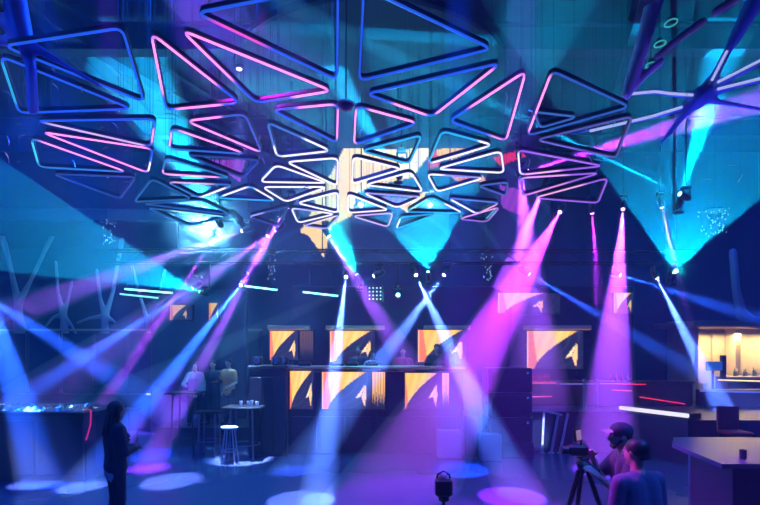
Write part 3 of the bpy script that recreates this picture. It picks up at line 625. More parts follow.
# round down-lamp at the canopy's central gap
c = onplane(346, 106); c.y = c.y; t = thing('dome_lamp', c, 'small round clear lamp in the central gap of the canopy', 'lamp')
MB().lathe(c, (0, 0, 1), [(-.07, .03), (-.05, .08), (0, .11), (.04, .11)], 16).build('glass', 'glassy', t, True)
MB().tube([c+Vector((.12*math.cos(k*PI/8), .12*math.sin(k*PI/8), .03)) for k in range(16)], .014, 6, closed=True).build('rim', 'chrome', t)
MB().tube([c, Vector((c.x, c.y, ZC))], .012, 6).build('stem', 'black', t)

# ================================================================ FLOOR FURNITURE, LEFT
def prism(poly, z0, z1, mb=None):
    mb = mb or MB(); n = len(poly)
    return mb.add([(x, y, z0) for x, y in poly]+[(x, y, z1) for x, y in poly], [tuple(range(n-1, -1, -1)), tuple(range(n, 2*n))]+[(i, (i+1) % n, n+(i+1) % n, n+i) for i in range(n)])
t = thing('bar_counter', (-7.2, 9.4, 0), 'dark chest-high bar counter at the left with a silver foil top', 'bar')
prism([(-9.5, 8.8), (-5.22, 8.8), (-5.12, 9.0), (-5.12, 9.9), (-9.5, 9.9)], 0, 1.14).build('body', 'booth', t)
prism([(-9.5, 8.74), (-5.18, 8.74), (-5.05, 8.97), (-5.05, 9.95), (-9.5, 9.95)], 1.141, 1.2).build('counter_top', 'black', t)
for i in range(5): MB().box((-9.05+i*.86, 8.785, .58), (.8, .03, .95), bev=.01).build('front_panel', 'booth', t)
f = MB(); vs = []; nx, ny = 130, 7
for j in range(ny+1):
    for i in range(nx+1): vs.append((-9.3+4.0*i/nx+random.uniform(-.02, .02), 8.85+.09*j+random.uniform(-.02, .02), 1.205+random.random()*(.10 if 0 < j < ny and 0 < i < nx else .003)))
f.add(vs, [(j*(nx+1)+i, j*(nx+1)+i+1, (j+1)*(nx+1)+i+1, (j+1)*(nx+1)+i) for j in range(ny) for i in range(nx)])
f.build('foil_runner', 'foil', label='crumpled silver foil runner glittering on the left bar counter', cat='foil')
t = thing('pink_panel_edge', P(92, 440, 8.6)*Vector((1, 1, 0)), 'slanted panel edge at the end of the left bar, its pink light put in as glow', 'panel edge')
pk = mat('pink_edge_glow', emit=(.8, .03, .3), strength=.6)  # pink light on the panel edge, put in as emission
MB().tube([P(84, 409, 8.75), P(91, 410, 8.75), P(90.5, 425, 8.7), P(86, 440, 8.6)], .013, 8).build('tube', pk, t)
a = G(85, 481); MB().tube([P(86, 440, 8.6), Vector((a.x+.1, 8.6, 0))], .015, 6).build('stand', 'black', t)
def bar_table(x, y, h, r, legs, label, nlegs=4, name='bar_table', top='black', square=False):
    t = thing(name, (x, y, 0), label, 'table', 'bar tables')
    (MB().box((x, y, h-.02), (2*r, 1.6*r, .04), bev=.01) if square else MB().lathe((x, y, h-.04), (0, 0, 1), [(0, r*.97), (.01, r), (.03, r), (.04, r*.98)], 28)).build('tabletop', top, t)
    for k in range(nlegs):
        an = 2*PI*(k+.5)/nlegs; dx, dy = r*.8*math.cos(an)*1.1, r*.8*math.sin(an)
        MB().tube([(x+dx*.9, y+dy*.9, h-.04), (x+dx, y+dy, 0)], .02, 8).build('leg', legs, t)
    MB().tube([(x+r*.85*math.cos(k*PI/6), y+r*.75*math.sin(k*PI/6), .3) for k in range(12)], .012, 6, closed=True).build('foot_ring', legs, t)
    return t
bar_table(-2.88, 10.6, 1.10, .40, 'pale', 'high table with pale metal legs in the white floor light', square=True)
bar_table(-5.35, 10.6, 1.05, .26, 'black', 'small round table lit pink behind the woman', nlegs=3)
bar_table(-3.75, 11.0, .95, .3, 'pale', 'high table with two tall pale legs left of the lit table', square=True)
bar_table(-4.35, 11.2, 1.35, .38, 'black', 'dark console table with a white-lit edge in front of the violet-lit guest', square=True)
for i, (dx, dy, h) in enumerate([(-.02, -.1, .12), (.1, .05, .1), (.2, -.08, .13), (.27, .1, .09), (.33, -.12, .1)]):
    x, y = -2.9+dx, 10.6+dy
    MB().lathe((x, y, 1.1), (0, 0, 1), [(0, .028), (.008, .03), (h, .038), (h+.001, .034), (.02, .026)], 12).build('glass', mat('clear_glass', (.8, .85, .9), .1), label=['glass at the left of the row on the lit high table', 'second glass on the lit high table, set back', 'tallest glass on the lit high table', 'shortest glass on the lit high table', 'glass nearest the right edge of the lit high table'][i], cat='glass', group='glasses on the lit high table')
def stool(x, y, h, label, m='white', seat='white'):
    t = thing('bar_stool', (x, y, 0), label, 'stool', 'bar stools by the lit high table')
    MB().lathe((x, y, h-.05), (0, 0, 1), [(0, .15), (.015, .17), (.04, .17), (.05, .15)], 20).build('seat', seat, t)
    for k in range(4):
        an = PI/4+k*PI/2; MB().tube([(x+.1*math.cos(an), y+.1*math.sin(an), h-.05), (x+.2*math.cos(an), y+.2*math.sin(an), 0)], .014, 6).build('leg', m, t)
    MB().tube([(x+.16*math.cos(k*PI/4+PI/4), y+.16*math.sin(k*PI/4+PI/4), .25) for k in range(8)], .01, 6, closed=True).build('foot_ring', m, t)
stool(-3.05, 10.15, .74, 'white stool standing in the light in front of the high table')
stool(-2.6, 11.15, .74, 'pale stool half hidden behind the lit high table')
lamp('table_spot', 'SPOT', (-2.9, 10.3, 8.0), (.35, .55, 1.0), 1, None, .17, .4, .05, (0, 0.02, -1)); falloff(bpy.data.objects['table_spot'].data, 30000, 30)
t = fixture('moving_head_light', Vector((-2.9, 10.3, 8.08)), Vector((0, 0, -1)), 'ceiling light pointing straight down at the lit high table', 'lensw', 'downlights', .8, ZC)
for i, (x, y, D, e, lab) in enumerate([(148, 387, 15.6, (1, .9, .8), 'tiny white lamp on the back post of the lounge'), (139, 411, 15.0, (1, .45, .12), 'tiny orange lamp whose reflection streaks the floor'), (6, 333, 15, (1, .5, .2), 'tiny orange lamp under the balcony rail at the far left')]):
    c = P(x, y, D) if i < 2 else P(40, 402, 15.2); t = thing('candle_lamp', (c.x, c.y, 0), lab if i < 2 else 'tiny lamp on a post in the dark lounge at the left', 'lamp', 'small post lamps')
    MB().ball(c, .05, 10).build('bulb', mat('lamp_glow', emit=e, strength=22 if i < 2 else 1.5), t); MB().tube([(c.x, c.y, 0), (c.x, c.y, c.z-.04)], .02, 6).build('post', 'black', t)
    if i == 1: lamp('candle_light', 'POINT', c+Vector((0, -.1, 0)), (1, .4, .1), 60, t, radius=.06)
prism([(-5.3, 11.8), (-2.95, 11.8), (-2.95, 13.3), (-5.3, 13.3)], 0, .45).build('low_stage', 'booth', label='low dark platform under the guests left of the booth', cat='platform')
t = thing('flight_case', (-5.65, 10.1, 0), 'dark flight case beyond the end of the left bar', 'case')
MB().box((-5.65, 10.1, .28), (.5, .4, .5), bev=.02).build('body', 'black', t); MB().box((-5.65, 10.1, .55), (.52, .42, .04), bev=.01).build('lid', 'truss', t)
t = thing('laptop', (-5.65, 10.0, .572), 'small open laptop with a pale screen on the flight case', 'laptop')
MB().box((-5.65, 10.0, .582), (.3, .2, .018), bev=.004).build('keyboard', 'black', t); MB().box((-5.65, 10.12, .68), (.3, .012, .19), bev=.004).build('lid', 'black', t)
MB().box((-5.65, 10.112, .68), (.27, .004, .16)).build('screen', mat('pale_screen', emit=(.35, .4, .6), strength=.9), t)
# lounge sofas in the dark behind the bar
for i, (x, lab) in enumerate([(-10.3, 'dark lounge sofa in the left corner below the balcony'), (-8.2, 'dark lounge sofa below the middle of the balcony')]):
    t = thing('lounge_sofa', (x, 12.6, 0), lab, 'sofa', 'lounge sofas')
    MB().box((x, 12.6, .22), (1.9, .8, .3), bev=.05).build('seat', 'cloth', t); MB().box((x, 12.95, .6), (1.9, .2, .65), bev=.06).build('backrest', 'cloth', t)
    for k in (-1, 1): MB().box((x+k*.95, 12.6, .35), (.18, .8, .6), bev=.05).build('armrest', 'cloth', t)
    for k in (-1, 1):
        for j in (-1, 1): MB().tube([(x+k*.8, 12.6+j*.3, 0), (x+k*.8, 12.6+j*.3, .08)], .03, 6).build('leg', 'black', t)

# ================================================================ CENTRE: speakers, plinths, stair rail
for i in range(3):
    z = .32+i*.53; x = 2.78; t = thing('subwoofer', (x, 11.0, z), ['bottom cabinet of the dark speaker stack right of the booth', 'middle cabinet of the dark speaker stack right of the booth', 'top cabinet of the dark speaker stack right of the booth'][i], 'speaker', 'stacked speaker cabinets')
    MB().box((x, 11.0, z+.26), (.94, .7, .52), bev=.02).build('cabinet', 'booth', t)
    MB().box((x, 10.64, z+.26), (.84, .03, .42), bev=.01).build('grille', 'truss', t)
    for k in (-1, 1): MB().box((x+k*.475, 10.9, z+.3), (.02, .2, .08), bev=.005).build('handle', 'black', t)
    MB().lathe((x+.36, 10.62, z+.42), (0, -1, 0), [(0, .02), (.01, .015)], 8).build('indicator', mat('blue_led', emit=(.05, .2, 1), strength=1.2), t)
MB().box((2.78, 11.0, .16), (1.0, .75, .32), bev=.02).build('stage_riser', 'booth', label='low dark riser under the speaker stack', cat='riser')
MB().box((1.47, 10.95-.3, .29), (.5, .3, .58), bev=.015).build('plinth', 'pale', label='pale square plinth lit bluish in front of the booth', cat='plinth')
MB().box((1.93, 10.7, .45), (.28, .3, .9), bev=.015).build('plinth', 'wood', label='taller dark reddish plinth beside the pale plinth', cat='plinth')
MB().box((2.3, 10.45, .27), (.42, .3, .54), bev=.015).build('plinth', mat('blue_panel', (.12, .16, .3), .5), label='low blue-grey plinth before the speaker stack', cat='plinth')
t = thing('stair_rail', (3.5, 10.4, 0), 'white stair rail with slanting posts below the violet shaft', 'railing')
posts = [((530.5, 411), (531, 453)), ((544, 411), (542, 453)), ((558.5, 413), (551, 453)), ((568, 413), (560, 453)), ((577.5, 413), (568, 451))]
for a, b in posts:
    pb = G(*b); MB().tube([P(a[0], a[1], pb.y), pb], .028, 8).build('post', 'white', t); MB().lathe(pb, (0, 0, 1), [(0, .07), (.02, .06)], 12).build('foot', 'white', t)
d0 = G(531, 453).y
MB().tube([P(530.5, 411, d0), P(544, 411, d0), P(562, 415, d0)], .028, 8).build('handrail', 'white', t)

# ================================================================ RIGHT TERRACE
tp = [(3.4, 11.2), (5.4, 11.2), (6.1, 9.9), (13.3, 9.9), (13.3, 15.5), (3.4, 15.5)]
prism(tp, 0, .9).build('terrace', 'booth', kind='structure')
t = thing('bench_bar', (5.9, 12.5, .9), 'long dark red bar lit by thin orange lines on the terrace', 'bar')
x0b, x1b = P(527, 0, 12.4).x, P(692, 0, 12.4).x
MB().box(((x0b+x1b)/2, 12.6, 1.18), (x1b-x0b, .5, .55), bev=.02).build('body', 'wood', t)
MB().box(((x0b+x1b)/2, 12.6, 1.48), (x1b-x0b+.05, .6, .05), bev=.01).build('counter_top', 'wood', t)
ol = mat('orange_line', emit=(1, .16, .06), strength=1.1); rl = mat('red_line', emit=(1, .03, .12), strength=.9); wl = mat('white_line', emit=(.75, .75, 1), strength=1.2); bl = mat('blue_line', emit=(.08, .15, 1), strength=.9); wm = mat('warm_line', emit=(1, .75, .4), strength=1.3)
for (xa_, ya_, xb_, yb_, D, mm, nm) in [(527, 383, 556, 383, 12.25, ol, 'light_line'), (560, 384, 610, 384, 12.25, mat('violet_line', emit=(.35, .25, 1), strength=.6), 'light_line'), (600, 383.5, 646, 384.5, 12.25, rl, 'light_line'), (528, 397, 552, 396.5, 12.3, ol, 'light_line'), (612, 390, 632, 391, 12.3, ol, 'light_line'), (640, 397, 685, 404, 12.3, rl, 'light_line')]:
    MB().tube([P(xa_, ya_, D), P(xb_, yb_, D)], .014, 6).build(nm, mm, t)
for i in range(14):
    x = 528+i*2.3 if i < 10 else 610+(i-10)*6; c = P(x, 394, 12.15); z = 1.505; c = Vector((P(x, 0, 12.5).x, 12.5, z))
    MB().lathe(c, (0, 0, 1), [(0, .03), (.1, .032), (.14, .012), (.19, .012)], 10).build('bottle', mat('red_bottle', (.4, .05, .03), .15), label=ORD[i]+' small reddish bottle from the left on the dark red bar', cat='bottle', group='bottles on the dark red bar')
t = thing('white_bench', (5.9, 10.6, .9), 'bench edge glowing white beside the dark red bar', 'bench')
pa, pb = P(620, 409, 11.3), P(688, 419, 9.95); pa.z = pb.z = .98
MB().tube([pa, pb], .045, 8).build('light_line', wl, t)
MB().box((pa+pb)/2+Vector((.22, .1, -.02)), ((pb-pa).length, .4, .12), q=(pb-pa).to_track_quat('X', 'Z'), bev=.02).build('seat', 'wood', t)
# poles in the violet shaft
for i, x in enumerate((584, 597)):
    a = P(x, 412, 11.5); MB().tube([(a.x, 11.5, .9), (a.x, 11.5, 1.62)], .025, 8).lathe((a.x, 11.5, .9), (0, 0, 1), [(0, .1), (.02, .09)], 12).build('barrier_post', 'pale', label=['left slim post standing on the terrace in the violet shaft', 'right slim post standing on the terrace in the violet shaft'][i], cat='post', group='slim posts on the terrace')
# lit bar at the right edge
t = thing('back_bar', (10.6, 14.2, .9), 'warm-lit bar alcove with plaster wall under a tan soffit', 'bar')
xl_, xr_ = P(690, 0, 13.6).x, 13.1
MB().box(((xl_+xr_)/2, 14.6, 2.0), (xr_-xl_, .2, 2.2), bev=.01).build('back_panel', 'warmwall', t)
MB().box(((xl_+xr_)/2-.1, 13.8, P(0, 325, 13.6).z), (xr_-xl_+.6, 1.9, .16), bev=.03).build('soffit', 'rail', t)
MB().box((xl_+.05, 14.0, 1.95), (.12, 1.2, 2.1), bev=.01).build('side_panel', 'warmwall', t)
MB().box((P(732, 0, 14.3).x, 14.3, 1.95), (.16, .5, 2.1), bev=.01).build('pillar', 'warmwall', t)
for i in range(2): MB().box((P(703+i*17, 0, 14.4).x, 14.47, 2.05), (.38, .06, 1.5), bev=.01).build('door', 'warmwall', t)
zc_ = P(0, 378, 13.6).z
MB().box(((P(724, 0, 13.6).x+xr_)/2, 13.7, zc_-.25), (xr_-P(724, 0, 13.6).x, .55, .5), bev=.02).build('counter', 'booth', t)
MB().box(((P(724, 0, 13.6).x+xr_)/2, 13.7, zc_+.02), (xr_-P(724, 0, 13.6).x, .65, .05), bev=.01).build('counter_top', 'pale', t)
MB().tube([P(718, 380, 13.34), P(790, 382, 13.34)], .018, 6).build('light_line', wm, t)
for (x, y, x2, y2, mm) in [(700, 391, 790, 393, bl), (712, 419, 742, 422, rl), (708, 423, 742, 424, rl), (748, 423, 790, 424, ol)]:
    MB().tube([P(x, y, 12.0), P(x2, y2, 12.0)], .02, 6).build('light_line', mm, t)
MB().box((P(745, 0, 12.3).x+.2, 12.3, 1.1), (2.6, .4, .42), bev=.02).build('front_counter', 'booth', t)
l = lamp('soffit_light', 'AREA', (10.9, 14.0, P(0, 331, 13.6).z-.06), (1, .72, .38), 130, t, direction=(0, 0, -1)); l.data.shape = 'RECTANGLE'; l.data.size = 3.2; l.data.size_y = .15
l = lamp('soffit_light', 'AREA', (9.0, 14.0, P(0, 331, 13.6).z-.06), (1, .72, .38), 25, t, direction=(0, 0, -1)); l.data.shape = 'RECTANGLE'; l.data.size = 1.0; l.data.size_y = .15
for i in range(9):
    x = P(735+i*3.2, 0, 13.7).x; h = (.2, .14, .24, .17)[i % 4]
    MB().lathe((x, 13.72+(i % 3)*.06, zc_+.046), (0, 0, 1), [(0, .035), (h*.6, .036), (h*.75, .014), (h, .014)], 10).build('bottle', mat('bottle_glass', ((.1, .2, .12), (.3, .2, .08), (.5, .5, .45))[i % 3], .15), label=ORD[i]+' bottle from the left on the warm-lit bar counter', cat='bottle', group='bottles on the warm-lit bar')
c = P(714, 366, 13.0); t = thing('till_screen', (c.x, 13.0, .9), 'dark till with a blue screen left of the lit bar', 'till')
MB().box((c.x, 13.0, c.z), (.42, .06, .24), bev=.015).build('screen', mat('blue_screen', emit=(.02, .1, .55), strength=.8), t); MB().tube([(c.x, 13.05, .9), (c.x, 13.05, c.z)], .03, 8).build('stand', 'black', t); MB().box((c.x+.27, 13.05, c.z-.03), (.12, .1, .62), bev=.01).build('side_unit', 'black', t)
# tall dark chair at terrace edge
t = thing('high_chair', (6.6, 9.3, 0), 'dark reddish high chair between the terrace and the front counter', 'chair')
MB().box((6.6, 9.3, .76), (.42, .42, .06), bev=.02).build('seat', 'red', t); MB().box((6.6, 9.49, 1.0), (.42, .05, .45), bev=.02).build('backrest', 'red', t)
for k in (-1, 1):
    for j in (-1, 1): MB().tube([(6.6+k*.17, 9.3+j*.17, .74), (6.6+k*.2, 9.3+j*.2, 0)], .018, 6).build('leg', 'wood', t)

# ================================================================ FRONT RIGHT COUNTER
t = thing('front_counter', (5.2, 6.0, 0), 'dark angled counter at the right foreground with a light pool on top', 'counter')
pl = [(3.79, 6.47), (3.66, 5.36), (7.2, 5.3), (7.2, 6.75), (4.1, 6.75)]
pl = [tuple(G(672, 443.5, 1.1)[:2]), tuple(G(722, 464, 1.1)[:2]), (7.4, 5.3), (7.4, 6.9), (4.05, 6.9)]
prism(pl, 1.05, 1.1).build('counter_top', mat('blue_laminate', (.04, .06, .14), .3), t)
cx, cy_ = 5.6, 6.15; prism([(cx+(x-cx)*.9, cy_+(y-cy_)*.86) for x, y in pl], 0, 1.049).build('body', 'booth', t)
a = G(686, 447, 1.05); MB().tube([(a.x, a.y-.1, 0), (a.x, a.y-.1, 1.05)], .03, 12).lathe((a.x, a.y-.1, .0), (0, 0, 1), [(0, .09), (.02, .08)], 14).build('post', 'chrome', t)
c = G(743, 459, 1.1); MB().lathe(c, (0, 0, 1), [(0, .03), (.008, .033), (.1, .036), (.101, .032), (.015, .028)], 14).build('glass', 'glassy', label='small dark tumbler on the front counter beside the light pool', cat='glass')

# ================================================================ CAMERAS
t = thing('stand_camera', (P(443, 0, 4.6).x, 4.6, 0), 'small dark boxy camera with a round top on a stand at the bottom centre', 'camera')
c = P(443.5, 487, 4.6)
MB().box(c, (.155, .12, .165), bev=.02).build('body', 'black', t)
MB().tube([c+Vector((-.06, 0, .08)), c+Vector((-.055, 0, .115)), c+Vector((0, 0, .145)), c+Vector((.055, 0, .115)), c+Vector((.06, 0, .08))], .01, 8).build('handle', 'black', t)
MB().ball(c+Vector((0, 0, .105)), .035, 14).build('dome', mat('pink_dome', (.7, .5, .7), .2), t, True)
MB().box(c+Vector((0, 0, -.1)), (.09, .09, .05), bev=.01).build('mount', 'black', t)
for k in (-1, 1): MB().lathe(c+Vector((k*.025, -.046, -.1)), (0, -1, 0), [(0, .007), (.004, .006)], 8).build('button', 'chrome', t)
MB().tube([c+Vector((0, 0, -.12)), (c.x, c.y, .35)], .018, 8).build('pole', 'black', t)
for k in range(3): an = PI/2+k*2*PI/3; MB().tube([(c.x, c.y, .4), (c.x+.35*math.cos(an), c.y+.35*math.sin(an), 0)], .014, 8).build('leg', 'black', t)
t = thing('tripod', (P(583, 0, 4.3).x, 4.3, 0), 'black camera tripod in the magenta light before the cameraman', 'tripod')
hd = P(583, 462, 4.3)
MB().lathe(hd+Vector((0, 0, -.09)), (0, 0, 1), [(0, .035), (.05, .05), (.08, .06), (.1, .04)], 14).box(hd+Vector((0, 0, .035)), (.09, .08, .03), bev=.01).build('head', 'black', t)
for k, (dx, dy) in enumerate(((-.48, -.15), (.05, .5), (.42, -.2))):
    MB().tube([hd+Vector((dx*.08, dy*.08, -.07)), (hd.x+dx*.55, hd.y+dy*.55, hd.z*.45), (hd.x+dx, hd.y+dy, 0)], [.022, .018, .012], 8).build('leg', 'black', t)
MB().tube([hd+Vector((.02, 0, 0)), P(600, 471, 4.2)], .011, 8).build('pan_handle', 'black', t)
t = thing('video_camera', P(578, 455, 4.3), 'video camera on the tripod with a small monitor on top', 'camera')
c = P(577.5, 450, 4.3)
MB().box(c, (.17, .09, .085), bev=.015).build('body', 'black', t)
MB().lathe(c+Vector((-.085, 0, 0)), (-1, 0, 0), [(0, .036), (.05, .038), (.055, .03)], 14).build('lens_barrel', 'black', t)
MB().tube([c+Vector((.03, 0, .04)), c+Vector((.03, 0, .085))], .01, 6).build('monitor_mount', 'black', t)
mc = c+Vector((.0, 0, .13)); q = Quaternion((0, 1, 0), -.12) @ Quaternion((0, 0, 1), .5)
MB().box(mc, (.085, .025, .11), q=q, bev=.01).build('monitor', 'black', t)
MB().box(mc+q.to_matrix()@Vector((0.0, -.0135, 0)), (.06, .003, .085), q=q).build('monitor_screen', mat('monitor_face', emit=(.35, .2, .4), strength=.8), t)
# ================================================================ PEOPLE
def lerp(a, b, t): return Vector(a).lerp(Vector(b), t)
def hand(mb, wrist, d, palm_n, side, s, curl=.5, r=.0078):
    """palm and five fingers. d: pointing direction, palm_n: out of the palm, side: thumb side (unit vector)"""
    d = d.normalized(); n = (palm_n-d*palm_n.dot(d)).normalized(); sd = d.cross(n)
    if sd.dot(side) < 0: sd = -sd
    for k in (-1.5, -.5, .5, 1.5): mb.capsule(wrist+sd*k*.012*s, wrist+d*.085*s+sd*k*.0205*s, .015*s, .012*s, 8)
    for k, L in zip((1.5, .5, -.5, -1.5), (.068, .078, .072, .056)):
        p = wrist+d*.088*s+sd*k*.0215*s; dd = d
        for j, f in enumerate((.45, .32, .23)):
            an = curl*(.5+.5*j); dd = (dd*math.cos(an)+n*math.sin(an)).normalized(); nn = p+dd*L*f*s*1.05
            mb.capsule(p, nn, (r-.0006*j)*s, (r-.0006*(j+1))*s, 8); p = nn
    p = wrist+d*.025*s+sd*.026*s; p2 = p+(sd*.75+d*.6+n*.3).normalized()*.045*s; p3 = p2+(d*.9+sd*.1+n*.35).normalized()*.035*s
    mb.capsule(p, p2, .0125*s, .0095*s, 8); mb.capsule(p2, p3, .0095*s, .008*s, 8)
def person(loc, yaw, height, label, armR, armL, vox=.014, female=False, lean=0.0, cloth='cloth', pants='denim', shirt=None, hair='short', jacket_z=.86, head_yaw=0.0, head_pitch=0.0, cap=False, sleeves='long', curl=.6, group=None, stance=.10, beard=False, skin='skin', belly=0.0):
    """yaw: 0 faces +Y. arms: (elbow, hand) in body coordinates, or None for hanging"""
    s = height/1.75; R = Matrix.Rotation(yaw, 3, 'Z'); base = Vector(loc)
    Lr = Matrix.Rotation(-lean, 3, 'X')
    def w_(p, up=True):
        p = Vector(p)*s
        if up and p.z > .92*s: p = Vector((0, 0, .92*s))+Lr@(p-Vector((0, 0, .92*s)))
        return base+R@p
    t = thing('person', base, label, 'person', group)
    sw = .165 if female else .19; hw = .095 if female else .09
    HR = Matrix.Rotation(yaw+head_yaw, 3, 'Z') @ Matrix.Rotation(-head_pitch, 3, 'X')
    hc = w_((0, .02, 1.635))
    def hd(p): return hc+HR@(Vector(p)*s)
    b = MB()
    # torso, neck
    for z0, z1, a0, a1 in ((.95, 1.08, .115, .1), (1.08, 1.25, .1, .12), (1.25, 1.38, .12, .105)):
        for k in (-1, 1): b.capsule(w_((k*.055, 0, z0)), w_((k*.06, 0, z1)), a0*s*.92, a1*s*.92, 12)
    if female:
        for k in (-1, 1): b.ball(w_((k*.075, .085, 1.28)), .065*s, 10)
    b.capsule(w_((-sw*.85, 0, 1.40)), w_((sw*.85, 0, 1.40)), .062*s, .062*s)
    b.capsule(w_((0, -.005, 1.38)), w_((0, -.01, 1.46)), .085*s, .06*s); b.capsule(w_((0, 0, 1.43)), w_((0, .01, 1.58)), .056*s, .052*s)
    # head
    b.ball(hd((0, -.012, .02)), (.076*s, .094*s, .094*s), 16, HR.to_quaternion()); b.ball(hd((0, .012, -.03)), (.063*s, .076*s, .078*s), 14, HR.to_quaternion())
    b.capsule(hd((-.018, .048, -.088)), hd((.018, .048, -.088)), .022*s, .022*s); b.capsule(hd((0, .083, .012)), hd((0, .103, -.024)), .009*s, .014*s, 8)
    b.capsule(hd((-.035, .074, .028)), hd((.035, .074, .028)), .012*s, .012*s, 8); b.capsule(hd((-.018, .082, -.052)), hd((.018, .082, -.052)), .009*s, .009*s, 8)
    for k in (-1, 1): b.ball(hd((k*.078, -.008, -.005)), (.010*s, .020*s, .031*s), 10, HR.to_quaternion())
    # legs and feet
    legs = []
    for k in (-1, 1):
        hip = w_((k*hw, 0, .92), False); kn = w_((k*(hw+stance*.3), .03, .49), False); an = w_((k*(hw+stance*.5), -.02, .08), False); toe = w_((k*(hw+stance*.7), .15, .035), False)
        legs.append((hip, kn, an, toe))
        b.capsule(hip, kn, .088*s, .056*s); b.capsule(kn, lerp(kn, an, .35), .055*s, .056*s); b.capsule(lerp(kn, an, .35), an, .056*s, .038*s); b.capsule(an-Vector((0, 0, .03*s)), toe, .04*s, .03*s)
    arms = []
    for k, arm in ((1, armR), (-1, armL)):
        sh = w_((k*sw, 0, 1.405))
        if arm is None: el = w_((k*(sw+.06), -.03, 1.13)); ha = w_((k*(sw+.07), .06, .88))
        else: el = w_(arm[0]) if not isinstance(arm[0], tuple) or len(arm[0]) == 3 else arm[0]; ha = arm[1] if isinstance(arm[1], Vector) else w_(arm[1])
        L1 = .30*s; L2 = .27*s            # keep bone lengths: solve the elbow towards its hint
        v = ha-sh; dist = min(v.length, (L1+L2)*.995); ha = sh+v.normalized()*dist; a_ = (L1*L1-L2*L2+dist*dist)/(2*dist); h_ = math.sqrt(max(L1*L1-a_*a_, 0)); ax = v.normalized(); hint = el-sh; hint = (hint-ax*hint.dot(ax)); hint = hint.normalized() if hint.length > 1e-4 else Vector((0, 0, -1))
        el = sh+ax*a_+hint*h_; arms.append((sh, el, ha, k))
        b.capsule(sh, el, .05*s, .038*s); b.capsule(el, lerp(el, ha, .3), .038*s, .037*s); b.capsule(lerp(el, ha, .3), ha, .037*s, .024*s)
        d = (ha-el).normalized(); inward = R@Vector((-k, 0, 0)); thumb = R@Vector((0, 1, 0)) if arm is None else Vector((0, 0, 1))
        hand(b, ha, (d+ (R@Vector((0, .15, 0)) if arm is None else Vector())), inward if arm is None else (Vector((0, 0, -1))+inward*.8), thumb if arm is None else inward+Vector((0, 0, .6)), s, curl)
    o = b.build('body', skin, t); remesh(o, vox, 4)
    # clothes
    tr = MB()
    for hip, kn, an, toe in legs: tr.capsule(hip, kn, .104*s, .074*s); tr.capsule(kn, an+Vector((0, 0, .03*s)), .074*s, .062*s)
    tr.capsule(w_((-.07, -.01, .93)), w_((.07, -.01, .93)), .118*s, .118*s); tr.capsule(w_((-.05, 0, .97)), w_((.05, 0, .97)), .105*s, .105*s)
    remesh(tr.build('trousers', pants, t), max(vox, .012), 5)
    sh_ = MB()
    for hip, kn, an, toe in legs: sh_.capsule(an-Vector((0, 0, .035*s)), toe, .048*s, .037*s)
    remesh(sh_.build('shoes', 'shoe', t), max(vox, .012), 3)
    def top(name, m, z_lo, pad, slv):
        c = MB()
        for z0, z1, a0, a1 in ((z_lo, 1.06, .125+belly, .112+belly), (1.06, 1.25, .112+belly, .132), (1.25, 1.37, .132, .118)):
            for k in (-1, 1): c.capsule(w_((k*.068, 0, z0), z0 > .92), w_((k*.07, 0, z1)), (a0+pad)*s*.93, (a1+pad)*s*.93, 14)
        if female:
            for k in (-1, 1): c.ball(w_((k*.075, .09, 1.28)), .075*s, 10)
        c.capsule(w_((-sw*.85, 0, 1.405)), w_((sw*.85, 0, 1.405)), (.072+pad)*s, (.072+pad)*s); c.capsule(w_((-.05, -.01, 1.43)), w_((.05, -.01, 1.43)), (.068+pad*.5)*s, (.068+pad*.5)*s)
        for sh, el, ha, k in arms:
            if slv == 'long': c.capsule(sh, el, (.062+pad)*s, (.052+pad)*s); c.capsule(el, lerp(el, ha, .93), (.052+pad)*s, (.036+pad)*s)
            else: c.capsule(sh, lerp(sh, el, .72), (.066+pad)*s, (.060+pad)*s)
        ob = c.build(name, m, t); remesh(ob, max(vox, .012), 5); return ob
    if shirt: top('shirt', shirt, jacket_z-.09, .0, 'short' if sleeves == 'long' else sleeves)
    top('jacket' if shirt else 'top', cloth, jacket_z, .012 if shirt else 0.004, sleeves)
    # hair, eyes
    h = MB(); Q = HR.to_quaternion()
    if hair == 'long':
        h.ball(hd((0, -.025, .03)), (.09*s, .105*s, .102*s), 18, Q)
        for k in range(-3, 4): h.capsule(hd((k*.022, -.075, 0)), w_((k*.032, -.105-.01*abs(k % 2), 1.27+.02*abs(k))), .034*s, .028*s, 8)
        for k in (-1, 1): h.capsule(hd((k*.075, .0, .0)), w_((k*.10, -.02, 1.36)), .028*s, .026*s, 8)
    elif hair == 'short':
        h.ball(hd((0, -.020, .036)), (.083*s, .097*s, .09*s), 18, Q); h.capsule(hd((-.03, -.075, -.02)), hd((.03, -.075, -.02)), .035*s, .035*s)
        for k in (-1, 1): h.capsule(hd((k*.07, .0, .03)), hd((k*.072, .012, .0)), .012*s, .009*s, 6)
    if h.v: remesh(h.build('hair', 'hair', t), max(vox, .008), 3)
    if beard:
        bd = MB()
        for k in (-1, 1): bd.capsule(hd((k*.062, .01, -.035)), hd((k*.03, .062, -.095)), .018*s, .022*s)
        bd.capsule(hd((-.03, .062, -.095)), hd((.03, .062, -.095)), .024*s, .024*s); bd.capsule(hd((-.018, .088, -.036)), hd((.018, .088, -.036)), .008*s, .008*s)
        remesh(bd.build('beard', 'hair', t), max(vox, .008), 3)
    for k in (-1, 1): MB().ball(hd((k*.031, .080, .008)), .011*s, 10).build('eye', 'shirt', t, True); 
